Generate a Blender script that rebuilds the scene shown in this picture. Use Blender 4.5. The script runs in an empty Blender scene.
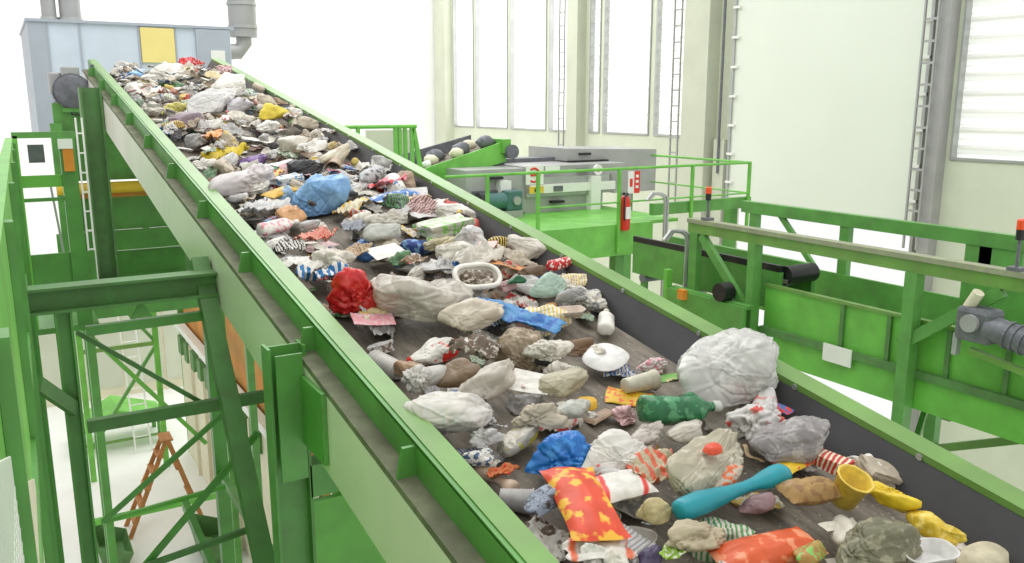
import bpy, bmesh, math, random
import numpy as np
from mathutils import Vector, Matrix, noise, Euler
C = bpy.context.scene.collection
ZC = 7.0                     # eye height above the hall floor; heights below are given from eye level
pi = math.pi
# ------------------------------------------------------------------ camera
F_PX, CX, CY = 850.0, 512.0, 281.5
YAW, PITCH = math.radians(30.79), math.radians(11.73)
FW = np.array([math.sin(YAW)*math.cos(PITCH), math.cos(YAW)*math.cos(PITCH), -math.sin(PITCH)])
RT = np.array([math.cos(YAW), -math.sin(YAW), 0.0])
UP = np.cross(RT, FW)
cam_d = bpy.data.cameras.new('camera'); cam = bpy.data.objects.new('camera', cam_d); C.objects.link(cam)
cam_d.sensor_width = 36.0; cam_d.lens = 36.0*F_PX/1024.0; cam_d.clip_start = 0.05; cam_d.clip_end = 200
cam.location = (0, 0, ZC); cam.rotation_euler = (pi/2-PITCH, 0, -YAW)
bpy.context.scene.camera = cam
SLOPE = math.atan(0.16645)   # rise of the belt
BELT_Z = -1.56               # belt height under the eye at y = 0
def ray(px, py):
    return FW*F_PX + RT*(px-CX) - UP*(py-CY)
def belt_point(px, py, h=0.0):
    """point of the belt (h above it) seen at a pixel -> (across, along, metres per pixel)"""
    d = ray(px, py); t = math.tan(SLOPE)
    k = (BELT_Z + h/math.cos(SLOPE))/(d[2]-t*d[1])
    p = d*k
    return p[0], p[1], k
# ------------------------------------------------------------------ materials
def new_mat(name):
    m = bpy.data.materials.new(name); m.use_nodes = True
    nt = m.node_tree; return m, nt, nt.nodes['Principled BSDF']
def lnk(nt, a, b): nt.links.new(a, b)
def paint(name, col, rough=.45, metal=0.0, var=.18, dirt=0.0, dirtcol=(.16,.14,.1), scale=3.0, spec=.5, bump=0.0):
    m, nt, b = new_mat(name)
    tc = nt.nodes.new('ShaderNodeTexCoord'); n = nt.nodes.new('ShaderNodeTexNoise')
    n.inputs['Scale'].default_value = scale; n.inputs['Detail'].default_value = 6
    lnk(nt, tc.outputs['Object'], n.inputs['Vector'])
    r = nt.nodes.new('ShaderNodeValToRGB')
    r.color_ramp.elements[0].position = .3; r.color_ramp.elements[1].position = .7
    r.color_ramp.elements[0].color = (*[c*(1-var) for c in col], 1); r.color_ramp.elements[1].color = (*[min(1, c*(1+var)) for c in col], 1)
    lnk(nt, n.outputs['Fac'], r.inputs['Fac']); out = r.outputs['Color']
    if dirt:
        n2 = nt.nodes.new('ShaderNodeTexNoise'); n2.inputs['Scale'].default_value = scale*2.7; n2.inputs['Detail'].default_value = 8
        lnk(nt, tc.outputs['Object'], n2.inputs['Vector'])
        r2 = nt.nodes.new('ShaderNodeValToRGB'); r2.color_ramp.elements[0].position = .5-.25*dirt; r2.color_ramp.elements[1].position = .85-.2*dirt
        lnk(nt, n2.outputs['Fac'], r2.inputs['Fac'])
        mx = nt.nodes.new('ShaderNodeMixRGB'); mx.inputs['Color2'].default_value = (*dirtcol, 1)
        mm = nt.nodes.new('ShaderNodeMath'); mm.operation = 'MULTIPLY'; mm.inputs[1].default_value = min(1, dirt)
        lnk(nt, r2.outputs['Color'], mm.inputs[0]); lnk(nt, mm.outputs[0], mx.inputs['Fac']); lnk(nt, out, mx.inputs['Color1']); out = mx.outputs['Color']
    lnk(nt, out, b.inputs['Base Color'])
    b.inputs['Roughness'].default_value = rough; b.inputs['Metallic'].default_value = metal; b.inputs['Specular IOR Level'].default_value = spec
    if bump:
        bp = nt.nodes.new('ShaderNodeBump'); bp.inputs['Strength'].default_value = bump; bp.inputs['Distance'].default_value = .02
        lnk(nt, n.outputs['Fac'], bp.inputs['Height']); lnk(nt, bp.outputs['Normal'], b.inputs['Normal'])
    return m
def daylight(name, col, strength, slats=0.0):
    """daylight coming through a translucent wall glazing, with thin horizontal profile lines"""
    m, nt, b = new_mat(name)
    b.inputs['Base Color'].default_value = (.8, .8, .8, 1); b.inputs['Roughness'].default_value = .5
    if slats:
        tc = nt.nodes.new('ShaderNodeTexCoord'); w = nt.nodes.new('ShaderNodeTexWave'); w.bands_direction = 'Z'; w.inputs['Scale'].default_value = slats
        lnk(nt, tc.outputs['Object'], w.inputs['Vector'])
        r = nt.nodes.new('ShaderNodeValToRGB'); r.color_ramp.elements[0].position = 0; r.color_ramp.elements[1].position = .25
        r.color_ramp.elements[0].color = (*[c*.55 for c in col], 1); r.color_ramp.elements[1].color = (*col, 1)
        lnk(nt, w.outputs['Fac'], r.inputs['Fac']); lnk(nt, r.outputs['Color'], b.inputs['Emission Color'])
    else:
        b.inputs['Emission Color'].default_value = (*col, 1)
    b.inputs['Emission Strength'].default_value = strength
    return m
def srgb(r, g, b):
    f = lambda c: (c/255/12.92 if c/255 <= .04045 else ((c/255+.055)/1.055)**2.4)
    return (f(r), f(g), f(b))
G   = paint('green_paint', srgb(94,156,74), .38, dirt=.35, dirtcol=(.1,.13,.06))
GD  = paint('shaded_dark_green_paint', srgb(90,138,76), .5, dirt=.5, dirtcol=(.09,.1,.06))  # darker green with the posts' shade put into it; own colour of skips
GL  = paint('bright_green_paint', srgb(112,186,76), .4, dirt=.2, dirtcol=(.12,.2,.05))
GLIP= paint('worn_green_paint', srgb(112,156,74), .35, dirt=.3, dirtcol=(.18,.2,.1))
GPAL= paint('pale_green_grey_paint', srgb(240,235,222), .3, var=.05, dirt=.15, dirtcol=(.5,.5,.4), scale=2)
DUST= paint('dusty_steel', srgb(128,130,104), .8, dirt=.7, dirtcol=(.1,.1,.07), scale=5)
RAILG=paint('dusty_rail_steel', srgb(150,160,120), .6, dirt=.8, dirtcol=(.28,.27,.22), scale=6)
RUBB= paint('black_rubber', srgb(60,60,62), .36, var=.1, dirt=.3, dirtcol=(.08,.08,.08), scale=4)
ZINC= paint('zinc_steel', srgb(176,178,176), .35, metal=.5, var=.1)
GREY= paint('grey_steel', srgb(168,168,166), .45, metal=.2, var=.08)
DGREY=paint('dark_grey_iron', srgb(112,114,120), .5, metal=.2, var=.2, dirt=.4, dirtcol=(.05,.05,.05), scale=9)
BLACK=paint('black_plastic', srgb(30,30,32), .4)
ORNG= paint('orange_paint', srgb(226,140,40), .5, dirt=.3)
YELO= paint('yellow_paint', srgb(236,196,60), .45, dirt=.25)
RUST= paint('rusty_orange_steel', srgb(196,124,44), .7, var=.3, dirt=.5, dirtcol=(.2,.3,.06), scale=1.4)
RED = paint('red_enamel', srgb(214,52,34), .3, var=.1)
LAMP= paint('orange_red_lens', srgb(236,84,40), .25, var=.05)
WHITE=paint('white_paint', srgb(236,236,230), .5, var=.03)
HOODM=paint('blue_grey_sheet', srgb(206,218,230), .4, var=.05)
HOODD=paint('grey_sheet', srgb(172,180,190), .45, var=.05)
HOODY=paint('pale_yellow_sheet', srgb(240,222,140), .5, var=.05)
CONC= paint('light_concrete', srgb(206,212,190), .8, var=.05, dirt=.2, dirtcol=(.5,.52,.42), scale=1.2)
CONCD=paint('column_concrete', srgb(198,202,182), .8, var=.05, scale=1.5)
WALLW=paint('white_wall', srgb(248,248,246), .8, var=.02)
PANEL=paint('white_door_sheet', srgb(222,228,214), .45, var=.02, scale=.6)
FLOOR=paint('white_floor', srgb(238,238,232), .55, var=.05, dirt=.15, dirtcol=(.55,.55,.5), scale=.7)
BEIGE=paint('beige_sheet', srgb(222,216,190), .6, var=.06)
WOOD= paint('orange_brown_wood', srgb(176,120,66), .6, var=.2, scale=8)
WIN = daylight('daylight_glazing', (1, 1, .985), 1.15)
WINL= daylight('daylight_louvre', (.96, 1, .93), .85, slats=2.6)
def belt_material():
    m, nt, b = new_mat('dirty_belt_rubber')
    tc = nt.nodes.new('ShaderNodeTexCoord'); mp = nt.nodes.new('ShaderNodeMapping'); mp.inputs['Scale'].default_value = (9, 1.6, 1)
    n = nt.nodes.new('ShaderNodeTexNoise'); n.inputs['Scale'].default_value = 3; n.inputs['Detail'].default_value = 9; n.inputs['Roughness'].default_value = .65
    lnk(nt, tc.outputs['Object'], mp.inputs['Vector']); lnk(nt, mp.outputs['Vector'], n.inputs['Vector'])
    r = nt.nodes.new('ShaderNodeValToRGB'); r.color_ramp.elements[0].position = .3; r.color_ramp.elements[1].position = .72
    r.color_ramp.elements[0].color = (*srgb(88,82,74), 1); r.color_ramp.elements[1].color = (*srgb(148,138,122), 1)
    n2 = nt.nodes.new('ShaderNodeTexNoise'); n2.inputs['Scale'].default_value = 60; n2.inputs['Detail'].default_value = 4
    lnk(nt, tc.outputs['Object'], n2.inputs['Vector'])
    r2 = nt.nodes.new('ShaderNodeValToRGB'); r2.color_ramp.elements[0].position = .62; r2.color_ramp.elements[1].position = .75
    mx = nt.nodes.new('ShaderNodeMixRGB'); mx.inputs['Color2'].default_value = (*srgb(180,172,156), 1)
    lnk(nt, n2.outputs['Fac'], r2.inputs['Fac']); lnk(nt, r2.outputs['Color'], mx.inputs['Fac'])
    lnk(nt, n.outputs['Fac'], r.inputs['Fac']); lnk(nt, r.outputs['Color'], mx.inputs['Color1'])
    lnk(nt, mx.outputs['Color'], b.inputs['Base Color']); b.inputs['Roughness'].default_value = .7
    return m
BELTM = belt_material()
_tm = {}
def tmat(c1, c2=None, pat='plain', rough=.45, alpha=1.0, sc=9.0):
    """waste material: base colour, optional second print colour in blotches or bands, film with see-through share"""
    key = (c1, c2, pat, rough, alpha, sc)
    if key in _tm: return _tm[key]
    m, nt, b = new_mat('waste_%s' % pat)
    tc = nt.nodes.new('ShaderNodeTexCoord')
    n = nt.nodes.new('ShaderNodeTexNoise'); n.inputs['Scale'].default_value = 5; n.inputs['Detail'].default_value = 5
    lnk(nt, tc.outputs['Object'], n.inputs['Vector'])
    a = srgb(*c1)
    r = nt.nodes.new('ShaderNodeValToRGB'); r.color_ramp.elements[0].position = .3; r.color_ramp.elements[1].position = .62
    r.color_ramp.elements[0].color = (*[x*.78 for x in a], 1); r.color_ramp.elements[1].color = (*a, 1)
    lnk(nt, n.outputs['Fac'], r.inputs['Fac']); out = r.outputs['Color']
    if c2:
        if pat in ('stripe', 'band'):
            t = nt.nodes.new('ShaderNodeTexWave'); t.inputs['Scale'].default_value = sc*.8; t.inputs['Distortion'].default_value = 6; t.inputs['Detail Scale'].default_value = .6; o = t.outputs['Fac']; lo = .55 if pat == 'stripe' else .93
        elif pat == 'check':
            t = nt.nodes.new('ShaderNodeTexVoronoi'); t.inputs['Scale'].default_value = sc; o = t.outputs['Distance']; lo = .42
        else:
            t = nt.nodes.new('ShaderNodeTexNoise'); t.inputs['Scale'].default_value = sc; t.inputs['Detail'].default_value = 3; o = t.outputs['Fac']; lo = .53
        lnk(nt, tc.outputs['Object'], t.inputs['Vector'])
        r2 = nt.nodes.new('ShaderNodeValToRGB'); r2.color_ramp.elements[0].position = lo; r2.color_ramp.elements[1].position = lo+.06
        lnk(nt, o, r2.inputs['Fac'])
        mx = nt.nodes.new('ShaderNodeMixRGB'); mx.inputs['Color2'].default_value = (*srgb(*c2), 1)
        lnk(nt, r2.outputs['Color'], mx.inputs['Fac']); lnk(nt, out, mx.inputs['Color1']); out = mx.outputs['Color']
    lnk(nt, out, b.inputs['Base Color']); b.inputs['Roughness'].default_value = rough; b.inputs['Alpha'].default_value = alpha
    _tm[key] = m; return m
# ------------------------------------------------------------------ mesh builder
class MB:
    def __init__(s): s.v = []; s.f = []
    def _add(s, v, f):
        o = len(s.v); s.v += [tuple(map(float, p)) for p in v]; s.f += [tuple(i+o for i in q) for q in f]; return s
    def hexa(s, p):  # 4 bottom (ccw from above), 4 top
        return s._add(p, [(3,2,1,0),(4,5,6,7),(0,1,5,4),(1,2,6,5),(2,3,7,6),(3,0,4,7)])
    def box(s, x0, x1, y0, y1, z0, z1):
        if x0 > x1: x0, x1 = x1, x0
        if y0 > y1: y0, y1 = y1, y0
        if z0 > z1: z0, z1 = z1, z0
        return s.hexa([(x0,y0,z0),(x1,y0,z0),(x1,y1,z0),(x0,y1,z0),(x0,y0,z1),(x1,y0,z1),(x1,y1,z1),(x0,y1,z1)])
    def bar(s, p, q, w, h, side=None):
        p = Vector(p); q = Vector(q); d = (q-p).normalized()
        a = Vector(side) if side else (Vector((0,0,1)).cross(d) if abs(d.z) < .95 else Vector((1,0,0)))
        a = (a - d*a.dot(d)).normalized(); b = d.cross(a)
        c = [(-w/2,-h/2),(w/2,-h/2),(w/2,h/2),(-w/2,h/2)]
        return s.hexa([p+a*x+b*y for x, y in c]+[q+a*x+b*y for x, y in c])
    def ibeam(s, p, q, w, h, t=.014, side=None):
        p = Vector(p); q = Vector(q); d = (q-p).normalized()
        a = Vector(side) if side else (Vector((0,0,1)).cross(d) if abs(d.z) < .95 else Vector((1,0,0)))
        a = (a - d*a.dot(d)).normalized(); b = d.cross(a)
        for sg in (-1, 1):
            o = b*(sg*(h/2-t/2)); s.bar(p+o, q+o, w, t, a)
        return s.bar(p, q, t, h-2*t, a)
    def tube(s, pts, r, n=10, cap=True):
        pts = [Vector(p) for p in pts]; vs = []; fs = []
        prev = None
        for i, p in enumerate(pts):
            d = (pts[min(i+1, len(pts)-1)]-pts[max(i-1, 0)]).normalized()
            a = prev if prev is not None else (Vector((0,0,1)) if abs(d.z) < .9 else Vector((1,0,0)))
            a = (a-d*a.dot(d)).normalized(); prev = a; b = d.cross(a)
            rr = r[i] if isinstance(r, (list, tuple)) else r
            vs += [p+a*math.cos(2*pi*k/n)*rr+b*math.sin(2*pi*k/n)*rr for k in range(n)]
        for i in range(len(pts)-1):
            for k in range(n):
                k2 = (k+1) % n; fs.append((i*n+k, i*n+k2, (i+1)*n+k2, (i+1)*n+k))
        if cap: fs.append(tuple(range(n))[::-1]); fs.append(tuple((len(pts)-1)*n+k for k in range(n)))
        return s._add(vs, fs)
    def prism(s, poly, axis, a, b):  # poly in the two other axes, extruded along axis
        def P(u, v, t): return {'x': (t,u,v), 'y': (u,t,v), 'z': (u,v,t)}[axis]
        n = len(poly)
        vs = [P(u, v, a) for u, v in poly]+[P(u, v, b) for u, v in poly]
        return s._add(vs, [tuple(range(n))[::-1], tuple(range(n, 2*n))]+[(i, (i+1) % n, n+(i+1) % n, n+i) for i in range(n)])
    def build(s, name, mat, parent=None, kind=None, smooth=False, bev=0.0, shear=False, label=None):
        v = np.array(s.v)
        if shear: v[:, 2] += math.tan(SLOPE)*v[:, 1]          # lie along the rising conveyor
        v[:, 2] += ZC
        if parent is None:
            o = np.array([(v[:,0].min()+v[:,0].max())/2, (v[:,1].min()+v[:,1].max())/2, v[:,2].min()])
        else:
            o = np.zeros(3); q = parent
            while q: o += np.array(q.location); q = q.parent
        loc = o if parent is None else (v.min(0)+v.max(0))/2-o
        me = bpy.data.meshes.new(name)
        me.from_pydata([tuple(p) for p in (v-o if parent is None else v-o-loc)], [], s.f)
        bm = bmesh.new(); bm.from_mesh(me); bmesh.ops.recalc_face_normals(bm, faces=bm.faces); bm.to_mesh(me); bm.free()
        if smooth:
            me.polygons.foreach_set('use_smooth', [True]*len(me.polygons)); me.set_sharp_from_angle(angle=math.radians(40))
        me.materials.append(mat)
        ob = bpy.data.objects.new(name, me); C.objects.link(ob); ob.location = loc
        if parent is not None: ob.parent = parent
        if kind: ob['kind'] = kind
        if label: ob['label'] = label
        if bev:
            md = ob.modifiers.new('edge', 'BEVEL'); md.width = bev; md.segments = 2; md.limit_method = 'ANGLE'
        return ob
def tag(o, label, cat, group=None):
    o['label'] = label; o['category'] = cat
    if group: o['group'] = group
    return o
def thing(name, label, cat, loc, group=None):
    o = bpy.data.objects.new(name, None); C.objects.link(o); o.location = (loc[0], loc[1], loc[2]+ZC); o.empty_display_size = .2
    return tag(o, label, cat, group)
def dup(root, loc, label=None, rotz=0):
    r = root.copy(); C.objects.link(r); r.location = (loc[0], loc[1], loc[2]+ZC); r.rotation_euler.z = rotz
    if label: r['label'] = label
    for ch in list(root.children):
        c = ch.copy(); C.objects.link(c); c.parent = r
        for g in list(ch.children):
            d = g.copy(); C.objects.link(d); d.parent = c
    return r
# ------------------------------------------------------------------ the hall
MB().box(-7, 14.4, -2, 29, -7.2, -7).build('floor', FLOOR, kind='structure')
MB().box(-7, 14.4, 28.6, 29, -7, 6).build('wall_back', WALLW, kind='structure')
WX = 14.0
w = MB()     # right wall: solid bands and piers, openings left free
w.box(WX, WX+.35, 3, 8.8, -7, -.93)
w.box(WX, WX+.35, 15.5, 28.6, -7, -.75)
w.box(WX, WX+.35, 3, 28.6, 5.2, 6)
for y0, y1, zb in ((8.8,9.25,-7),(13.95,15.5,-7),(16.62,16.8,-.75),(18.72,18.86,-.75),(19.35,20.3,-.75),(21.36,21.5,-.75),(23.6,23.74,-.75),(25.85,26.0,-.75),(27.5,28.6,-.75)): w.box(WX, WX+.35, y0, y1, zb, 5.2)
w.build('wall_right', CONC, kind='structure')
WINS = daylight('shaded_louvre', (.95, 1, .9), .45, slats=2.6)
wins = [(4.0,8.8,WINS,-.93), (15.5,16.62,WINL,-.75), (16.8,18.72,WINL,-.75), (18.86,19.35,WINL,-.75), (20.3,21.36,WIN,-.75), (21.5,23.6,WIN,-.75), (23.74,25.85,WIN,-.75), (26.0,27.5,WIN,-.75)]
for i, (y0, y1, m, zb) in enumerate(wins):
    p = MB().box(WX+.12, WX+.16, y0, y1, zb, 5.2).build('window_%d' % (i+1), m, kind='structure')
    f = MB()
    f.box(WX-.03, WX+.2, y0+.005, y0+.045, zb+.005, 5.19).box(WX-.03, WX+.2, y1-.045, y1-.005, zb+.005, 5.19).box(WX-.031, WX+.2, y0+.045, y1-.045, zb+.005, zb+.05)
    f.build('window_frame', ZINC, p)
    if m in (WINL, WINS):
        s_ = MB(); z = zb+.2
        while z < 4.5: s_.prism([(WX+.05, z), (WX+.115, z+.05), (WX+.115, z+.065), (WX+.05, z+.015)], 'y', y0+.08, y1-.08); z += .3
        s_.build('louvre_slats', WHITE, p)
MB().box(WX-.35, WX, 14.45, 15.25, -7, 5.9).build('trim_1', CONCD, kind='structure')   # concrete pier beside the sheet door
MB().box(WX-.3, WX, 19.55, 20.05, -7, 5.9).build('trim_2', CONCD, kind='structure')
MB().box(WX-.3, WX, 27.6, 28.4, -7, 5.9).build('trim_3', CONCD, kind='structure')
MB().box(WX-.25, WX, 8.88, 9.08, -7, 5.9).build('trim_4', GREY, kind='structure')
d1 = MB().box(WX-.12, WX-.06, 9.3, 13.85, -2.05, 5.4).build('door_1', PANEL, kind='structure')
g = MB()
for y in (9.27, 13.88): g.box(WX-.16, WX-.02, y-.03, y+.03, -7, 5.4)
g.build('door_track', ZINC, d1)
cl = MB(); z = -1.7
while z < 4.6:
    for y in (9.33, 13.82): cl.box(WX-.19, WX-.12, y-.09, y+.09, z, z+.05)
    z += .62
cl.build('door_hinge', WHITE, d1)
MB().box(WX-.2, WX, 13.98, 14.3, -7, -.75).build('trim_5', CONCD, kind='structure')
def lattice(y, label, x=WX-.32):
    t = thing('cable_ladder', label, 'cable ladder', (x, y, -2.5))
    MB().box(x-.02, x+.02, y-.14, y-.11, -2.5, 5.4).build('side_rail', GREY, t)
    MB().box(x-.02, x+.02, y+.11, y+.14, -2.5, 5.4).build('side_rail', GREY, t)
    z = -2.2
    while z < 5.3: MB().box(x-.012, x+.012, y-.11, y+.11, z, z+.04).build('rung', GREY, t); z += .36
lattice(9.18, 'grey cable ladder on the pier right of the big white door')
lattice(15.5, 'grey cable ladder on the left side of the concrete pier by the white door')
lattice(20.25, 'grey cable ladder farthest left, between the slatted and plain windows')
cn = MB().tube([(WX-.225, 14.12, -1.5), (WX-.225, 14.12, 5.3)], .03)
tag(cn.build('conduit_pipe', DGREY, smooth=True), 'thin grey pipe on the wall at left edge of white door', 'pipe')
# ------------------------------------------------------------------ main conveyor
con = thing('belt_conveyor', 'long inclined green belt conveyor loaded with mixed waste in the centre', 'conveyor', (1.8, 5.5, -7))
Y0, Y1 = -1.2, 11.55
tag_b = MB().box(1.07, 2.55, Y0, Y1+.1, -1.60, -1.56)
tag_b.build('belt', BELTM, con, shear=True)
MB().box(1.005, 1.03, Y0, Y1, -1.52, -1.40).box(1.005, 1.095, Y0, Y1, -1.405, -1.393).box(1.03, 1.06, Y0, Y1, -1.6, -1.4).build('side_wall', G, con, shear=True)
MB().box(1.02, 1.095, Y0, Y1, -1.393, -1.388).build('lip', GLIP, con, shear=True)
led = MB().box(.935, 1.03, Y0, Y1, -1.53, -1.505).build('ledge', DUST, con, shear=True)
MB().box(.935, .95, Y0, Y1, -1.83, -1.53).box(.935, 1.04, Y0, Y1, -1.845, -1.83).build('beam', GPAL, con, shear=True)
k = 0
y = -.62
while y < 11.4:
    MB().prism([(.942, -1.505), (1.005, -1.505), (1.005, -1.408), (.962, -1.408)], 'y', y-.006, y+.006).build('gusset', G, con, shear=True); y += .965
rw = MB().prism([(2.535,-1.40),(2.62,-1.392),(2.64,-1.40),(2.64,-1.62),(2.61,-1.62),(2.61,-1.42),(2.54,-1.43)], 'y', Y0, Y1+.5)
rw.build('side_wall', GLIP, con, shear=True, bev=.006)
MB().box(2.535, 2.552, Y0, Y1+.5, -1.432, -1.40).build('lip', GLIP, con, shear=True)
MB().prism([(2.44,-1.565),(2.53,-1.425),(2.545,-1.425),(2.47,-1.575)], 'y', Y0, Y1+.5).build('rubber_skirt', RUBB, con, shear=True)
MB().prism([(1.16,-1.562),(1.065,-1.42),(1.08,-1.42),(1.18,-1.562)], 'y', Y0, Y1).build('rubber_skirt', RUBB, con, shear=True)
y = .52
while y < 11.5:
    MB().tube([(2.527, y, -1.416), (2.537, y, -1.416)], .012, 6).build('bolt', ZINC, con, shear=True); y += .535
MB().box(2.6, 2.66, Y0, Y1+.4, -1.9, -1.62).build('beam', G, con, shear=True)
MB().box(1.04, 2.6, Y0, Y1, -1.80, -1.77).build('return_pan', GD, con, shear=True)
for y in np.arange(-.5, 11.3, 1.2): MB().tube([(1.06, y, -1.68), (2.6, y, -1.68)], .05, 12).build('idler_roller', DGREY, con, shear=True, smooth=True)
MB().tube([(1.05, Y1+.02, -1.72), (2.58, Y1+.02, -1.72)], .15, 20).build('head_drum', DGREY, con, shear=True, smooth=True)
def zl(y, z): return z+math.tan(SLOPE)*y
# legs and bracing
def legset(y):
    MB().ibeam((.882, y, -7), (.882, y, zl(y, -1.47)), .1, .15, .012, side=(0,1,0)).build('leg', G, con)
    MB().ibeam((2.72, y, -7), (2.72, y, zl(y, -1.62)), .16, .16, .012, side=(0,1,0)).build('leg', G, con)
    MB().bar((.95, y, zl(y, -2.05)), (2.64, y, zl(y, -2.05)), .1, .14).build('cross_beam', G, con)
legset(3.25)
MB().box(.915, .934, 2.9, 3.2, zl(2.9,-1.80), zl(2.9,-1.52)).box(.825, .93, 3.158, 3.17, zl(3.2,-2.0), zl(3.2,-1.48)).build('mounting_plate', G, con)
MB().bar((.88, 4.85, -.84), (.88, 3.3, -2.75), .08, .09, (0,1,0)).build('brace', GD, con)
MB().ibeam((.28, 4.72, -.945), (.93, 4.72, -.945), .13, .13, .014).build('cross_beam', GD, con)
MB().ibeam((.02, 4.72, -.945), (.28, 4.72, -.945), .13, .13, .014).build('cross_beam', GD, con)
MB().ibeam((.185, 4.72, -7), (.185, 4.72, -1.01), .09, .08, .012, side=(0,1,0)).build('leg', G, con)
MB().bar((.28, 4.72, -1.13), (.9, 4.72, -1.12), .04, .05).build('cross_beam', G, con)
MB().bar((.24, 4.70, -1.63), (1.15, 4.70, -1.63), .045, .065).build('cross_beam', GD, con)
MB().prism([(.49, -1.09), (.6, -1.09), (.55, -1.0)], 'y', 4.7, 4.72).build('bracket', G, con)
MB().bar((.24, 4.76, -1.14), (.86, 4.76, -1.66), .02, .024).build('brace', GD, con)
MB().bar((.27, 4.76, -2.2), (.95, 4.76, -1.7), .022, .026).build('brace', G, con)
MB().bar((.42, 4.68, -2.5), (1.1, 4.68, -1.83), .026, .034).build('brace', G, con)
MB().bar((.26, 4.8, -2.22), (.92, 4.8, -2.17), .022, .022).build('cross_beam', GL, con)
MB().bar((.42, 4.64, -2.46), (1.1, 4.64, -2.38), .026, .032).build('cross_beam', GD, con)
MB().bar((.04, 4.4, -1.28), (.19, 4.68, -1.52), .03, .07).build('brace', GD, con)
MB().bar((1.3, 6.9, -7), (1.3, 6.9, zl(6.9, -1.85)), .1, .1).build('leg', G, con)
MB().bar((1.42, 4.2, -7), (1.42, 4.2, zl(4.2, -1.85)), .09, .09).build('leg', GL, con)
MB().bar((1.3, 6.9, -3.0), (1.0, 3.3, -2.3), .05, .06).build('brace', G, con)
MB().bar((1.42, 4.2, -3.0), (2.7, 3.3, -1.75), .05, .05).build('brace', G, con)
MB().bar((1.42, 4.2, -2.3), (2.7, 3.3, -3.0), .05, .05).build('brace', G, con)
MB().bar((1.0, 3.4, -3.4), (1.0, 6.9, -3.2), .05, .08).build('brace', G, con)
MB().box(1.05, 2.6, 3.9, 3.94, -3.2, -1.95).build('guard_plate', GL, con)
# ------------------------------------------------------------------ head tower, its ladder, motor
tw = thing('support_tower', 'green steel tower carrying the head end of the conveyor at left', 'steel tower', (1.1, 10.4, -7))
MB().ibeam((.83, 9.65, -1.9), (.83, 9.65, .17), .2, .2, .02, side=(0,1,0)).build('post', GD, tw)
MB().box(.55, 2.1, 11.0, 11.06, -.86, .02).build('panel', G, tw)
MB().box(.55, 2.1, 11.0, 11.06, -1.45, -1.05).build('panel', G, tw)
MB().box(.45, 2.2, 10.9, 10.98, -1.68, -1.45).build('beam', G, tw)
MB().box(.3, 2.3, 10.95, 11.05, -2.3, -1.7).build('panel', G, tw)
MB().box(.2, 2.3, 9.45, 9.6, -2.15, -1.78).build('beam', G, tw)
MB().box(.2, 2.3, 9.6, 11, -2.0, -1.97).build('deck', G, tw)
MB().tube([(.5, 10.8, -.93), (2.1, 10.8, -.93)], .065, 12).build('guard_tube', YELO, tw, smooth=True)
MB().box(.5, 2.1, 10.85, 10.95, -1.05, -.98).build('trim_strip', RUST, tw)
MB().box(1.55, 1.63, 9.2, 9.3, -2.0, -.9).build('post', GD, tw)
for x, y in ((.6, 9.55), (2.2, 9.55), (.66, 10.95), (2.2, 10.95)): MB().box(x-.04, x+.04, y-.04, y+.04, -7, -2.1).build('leg', G, tw)
MB().bar((.35, 9.55, -4.4), (2.2, 9.55, -4.4), .06, .06).build('beam', GL, tw)
MB().bar((.4, 10.95, -2.3), (1.9, 10.95, -4.3), .05, .05).build('brace', GL, tw)
MB().box(.5, .62, 10.8, 10.92, -1.9, -.2).build('post', G, tw)
lad = thing('rung_ladder', 'narrow pale fixed ladder beside the tower post', 'ladder', (.69, 9.35, -1.72))
for x in (.655, .71): MB().box(x-.008, x+.008, 9.34, 9.36, -1.72, -.12).build('side_rail', WHITE, lad)
z = -1.6
while z < -.15: MB().tube([(.655, 9.35, z), (.71, 9.35, z)], .008, 6).build('rung', WHITE, lad); z += .19
mo = thing('gear_motor', 'grey electric gear motor at the head end of the conveyor', 'motor', (.8, 11.2, .0))
MB().tube([(.77, 10.9, .15), (.77, 10.93, .15), (.77, 11.3, .15), (.77, 11.34, .15)], [.12,.185,.185,.12], 20).build('housing', DGREY, mo, smooth=True)
MB().box(.68, .86, 10.98, 11.2, .32, .42).build('terminal_box', GREY, mo, bev=.01)
fn = MB()
for i in range(5): fn.tube([(.77, 10.97+.06*i, .15), (.77, 10.985+.06*i, .15)], .2, 20)
fn.build('cooling_fins', DGREY, mo)
MB().box(.55, .68, 11.1, 11.35, .12, .36).build('gearbox', GREY, mo, bev=.02)
MB().tube([(.9, 11.15, .2), (1.08, 11.15, .22)], .05, 12).build('shaft', DGREY, mo, smooth=True)
MB().box(.98, 1.02, 11.0, 11.1, .2, .45).build('tension_bracket', DGREY, mo)
MB().tube([(.75, 11.0, .02), (.74, 10.95, -.1), (.86, 10.95, -.12), (.9, 10.98, .0)], .012, 6).build('cable', BLACK, mo, smooth=True)
MB().box(.65, .95, 10.95, 11.3, -.08, -.03).build('mounting_plate', G, mo)
# ------------------------------------------------------------------ machine cabin behind the head end
hd = thing('machine_cabin', 'pale blue-grey sheet metal cabin behind the head of the conveyor', 'cabin', (1.9, 15.5, -7))
MB().box(.73, 3.25, 14, 17, .05, 1.14).build('body', HOODM, hd)
MB().box(.5, .73, 13.98, 17, -.45, 1.14).build('side_panel', HOODD, hd)
MB().box(.48, 3.3, 13.95, 17.05, 1.14, 1.18).build('roof', HOODD, hd)
MB().box(1.95, 2.42, 13.96, 14.0, .62, 1.12).build('hatch', HOODY, hd, label='pale yellow hatch panel')
MB().box(2.73, 3.23, 13.95, 14.0, .1, 1.13).build('door', HOODD, hd)
MB().box(2.93, 3.14, 13.93, 13.95, .62, .82).build('window', WHITE, hd)
for x in (.74, 1.15, 1.93, 2.44): MB().box(x-.012, x+.012, 13.98, 14.0, .05, 1.14).build('seam', HOODD, hd)
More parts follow.
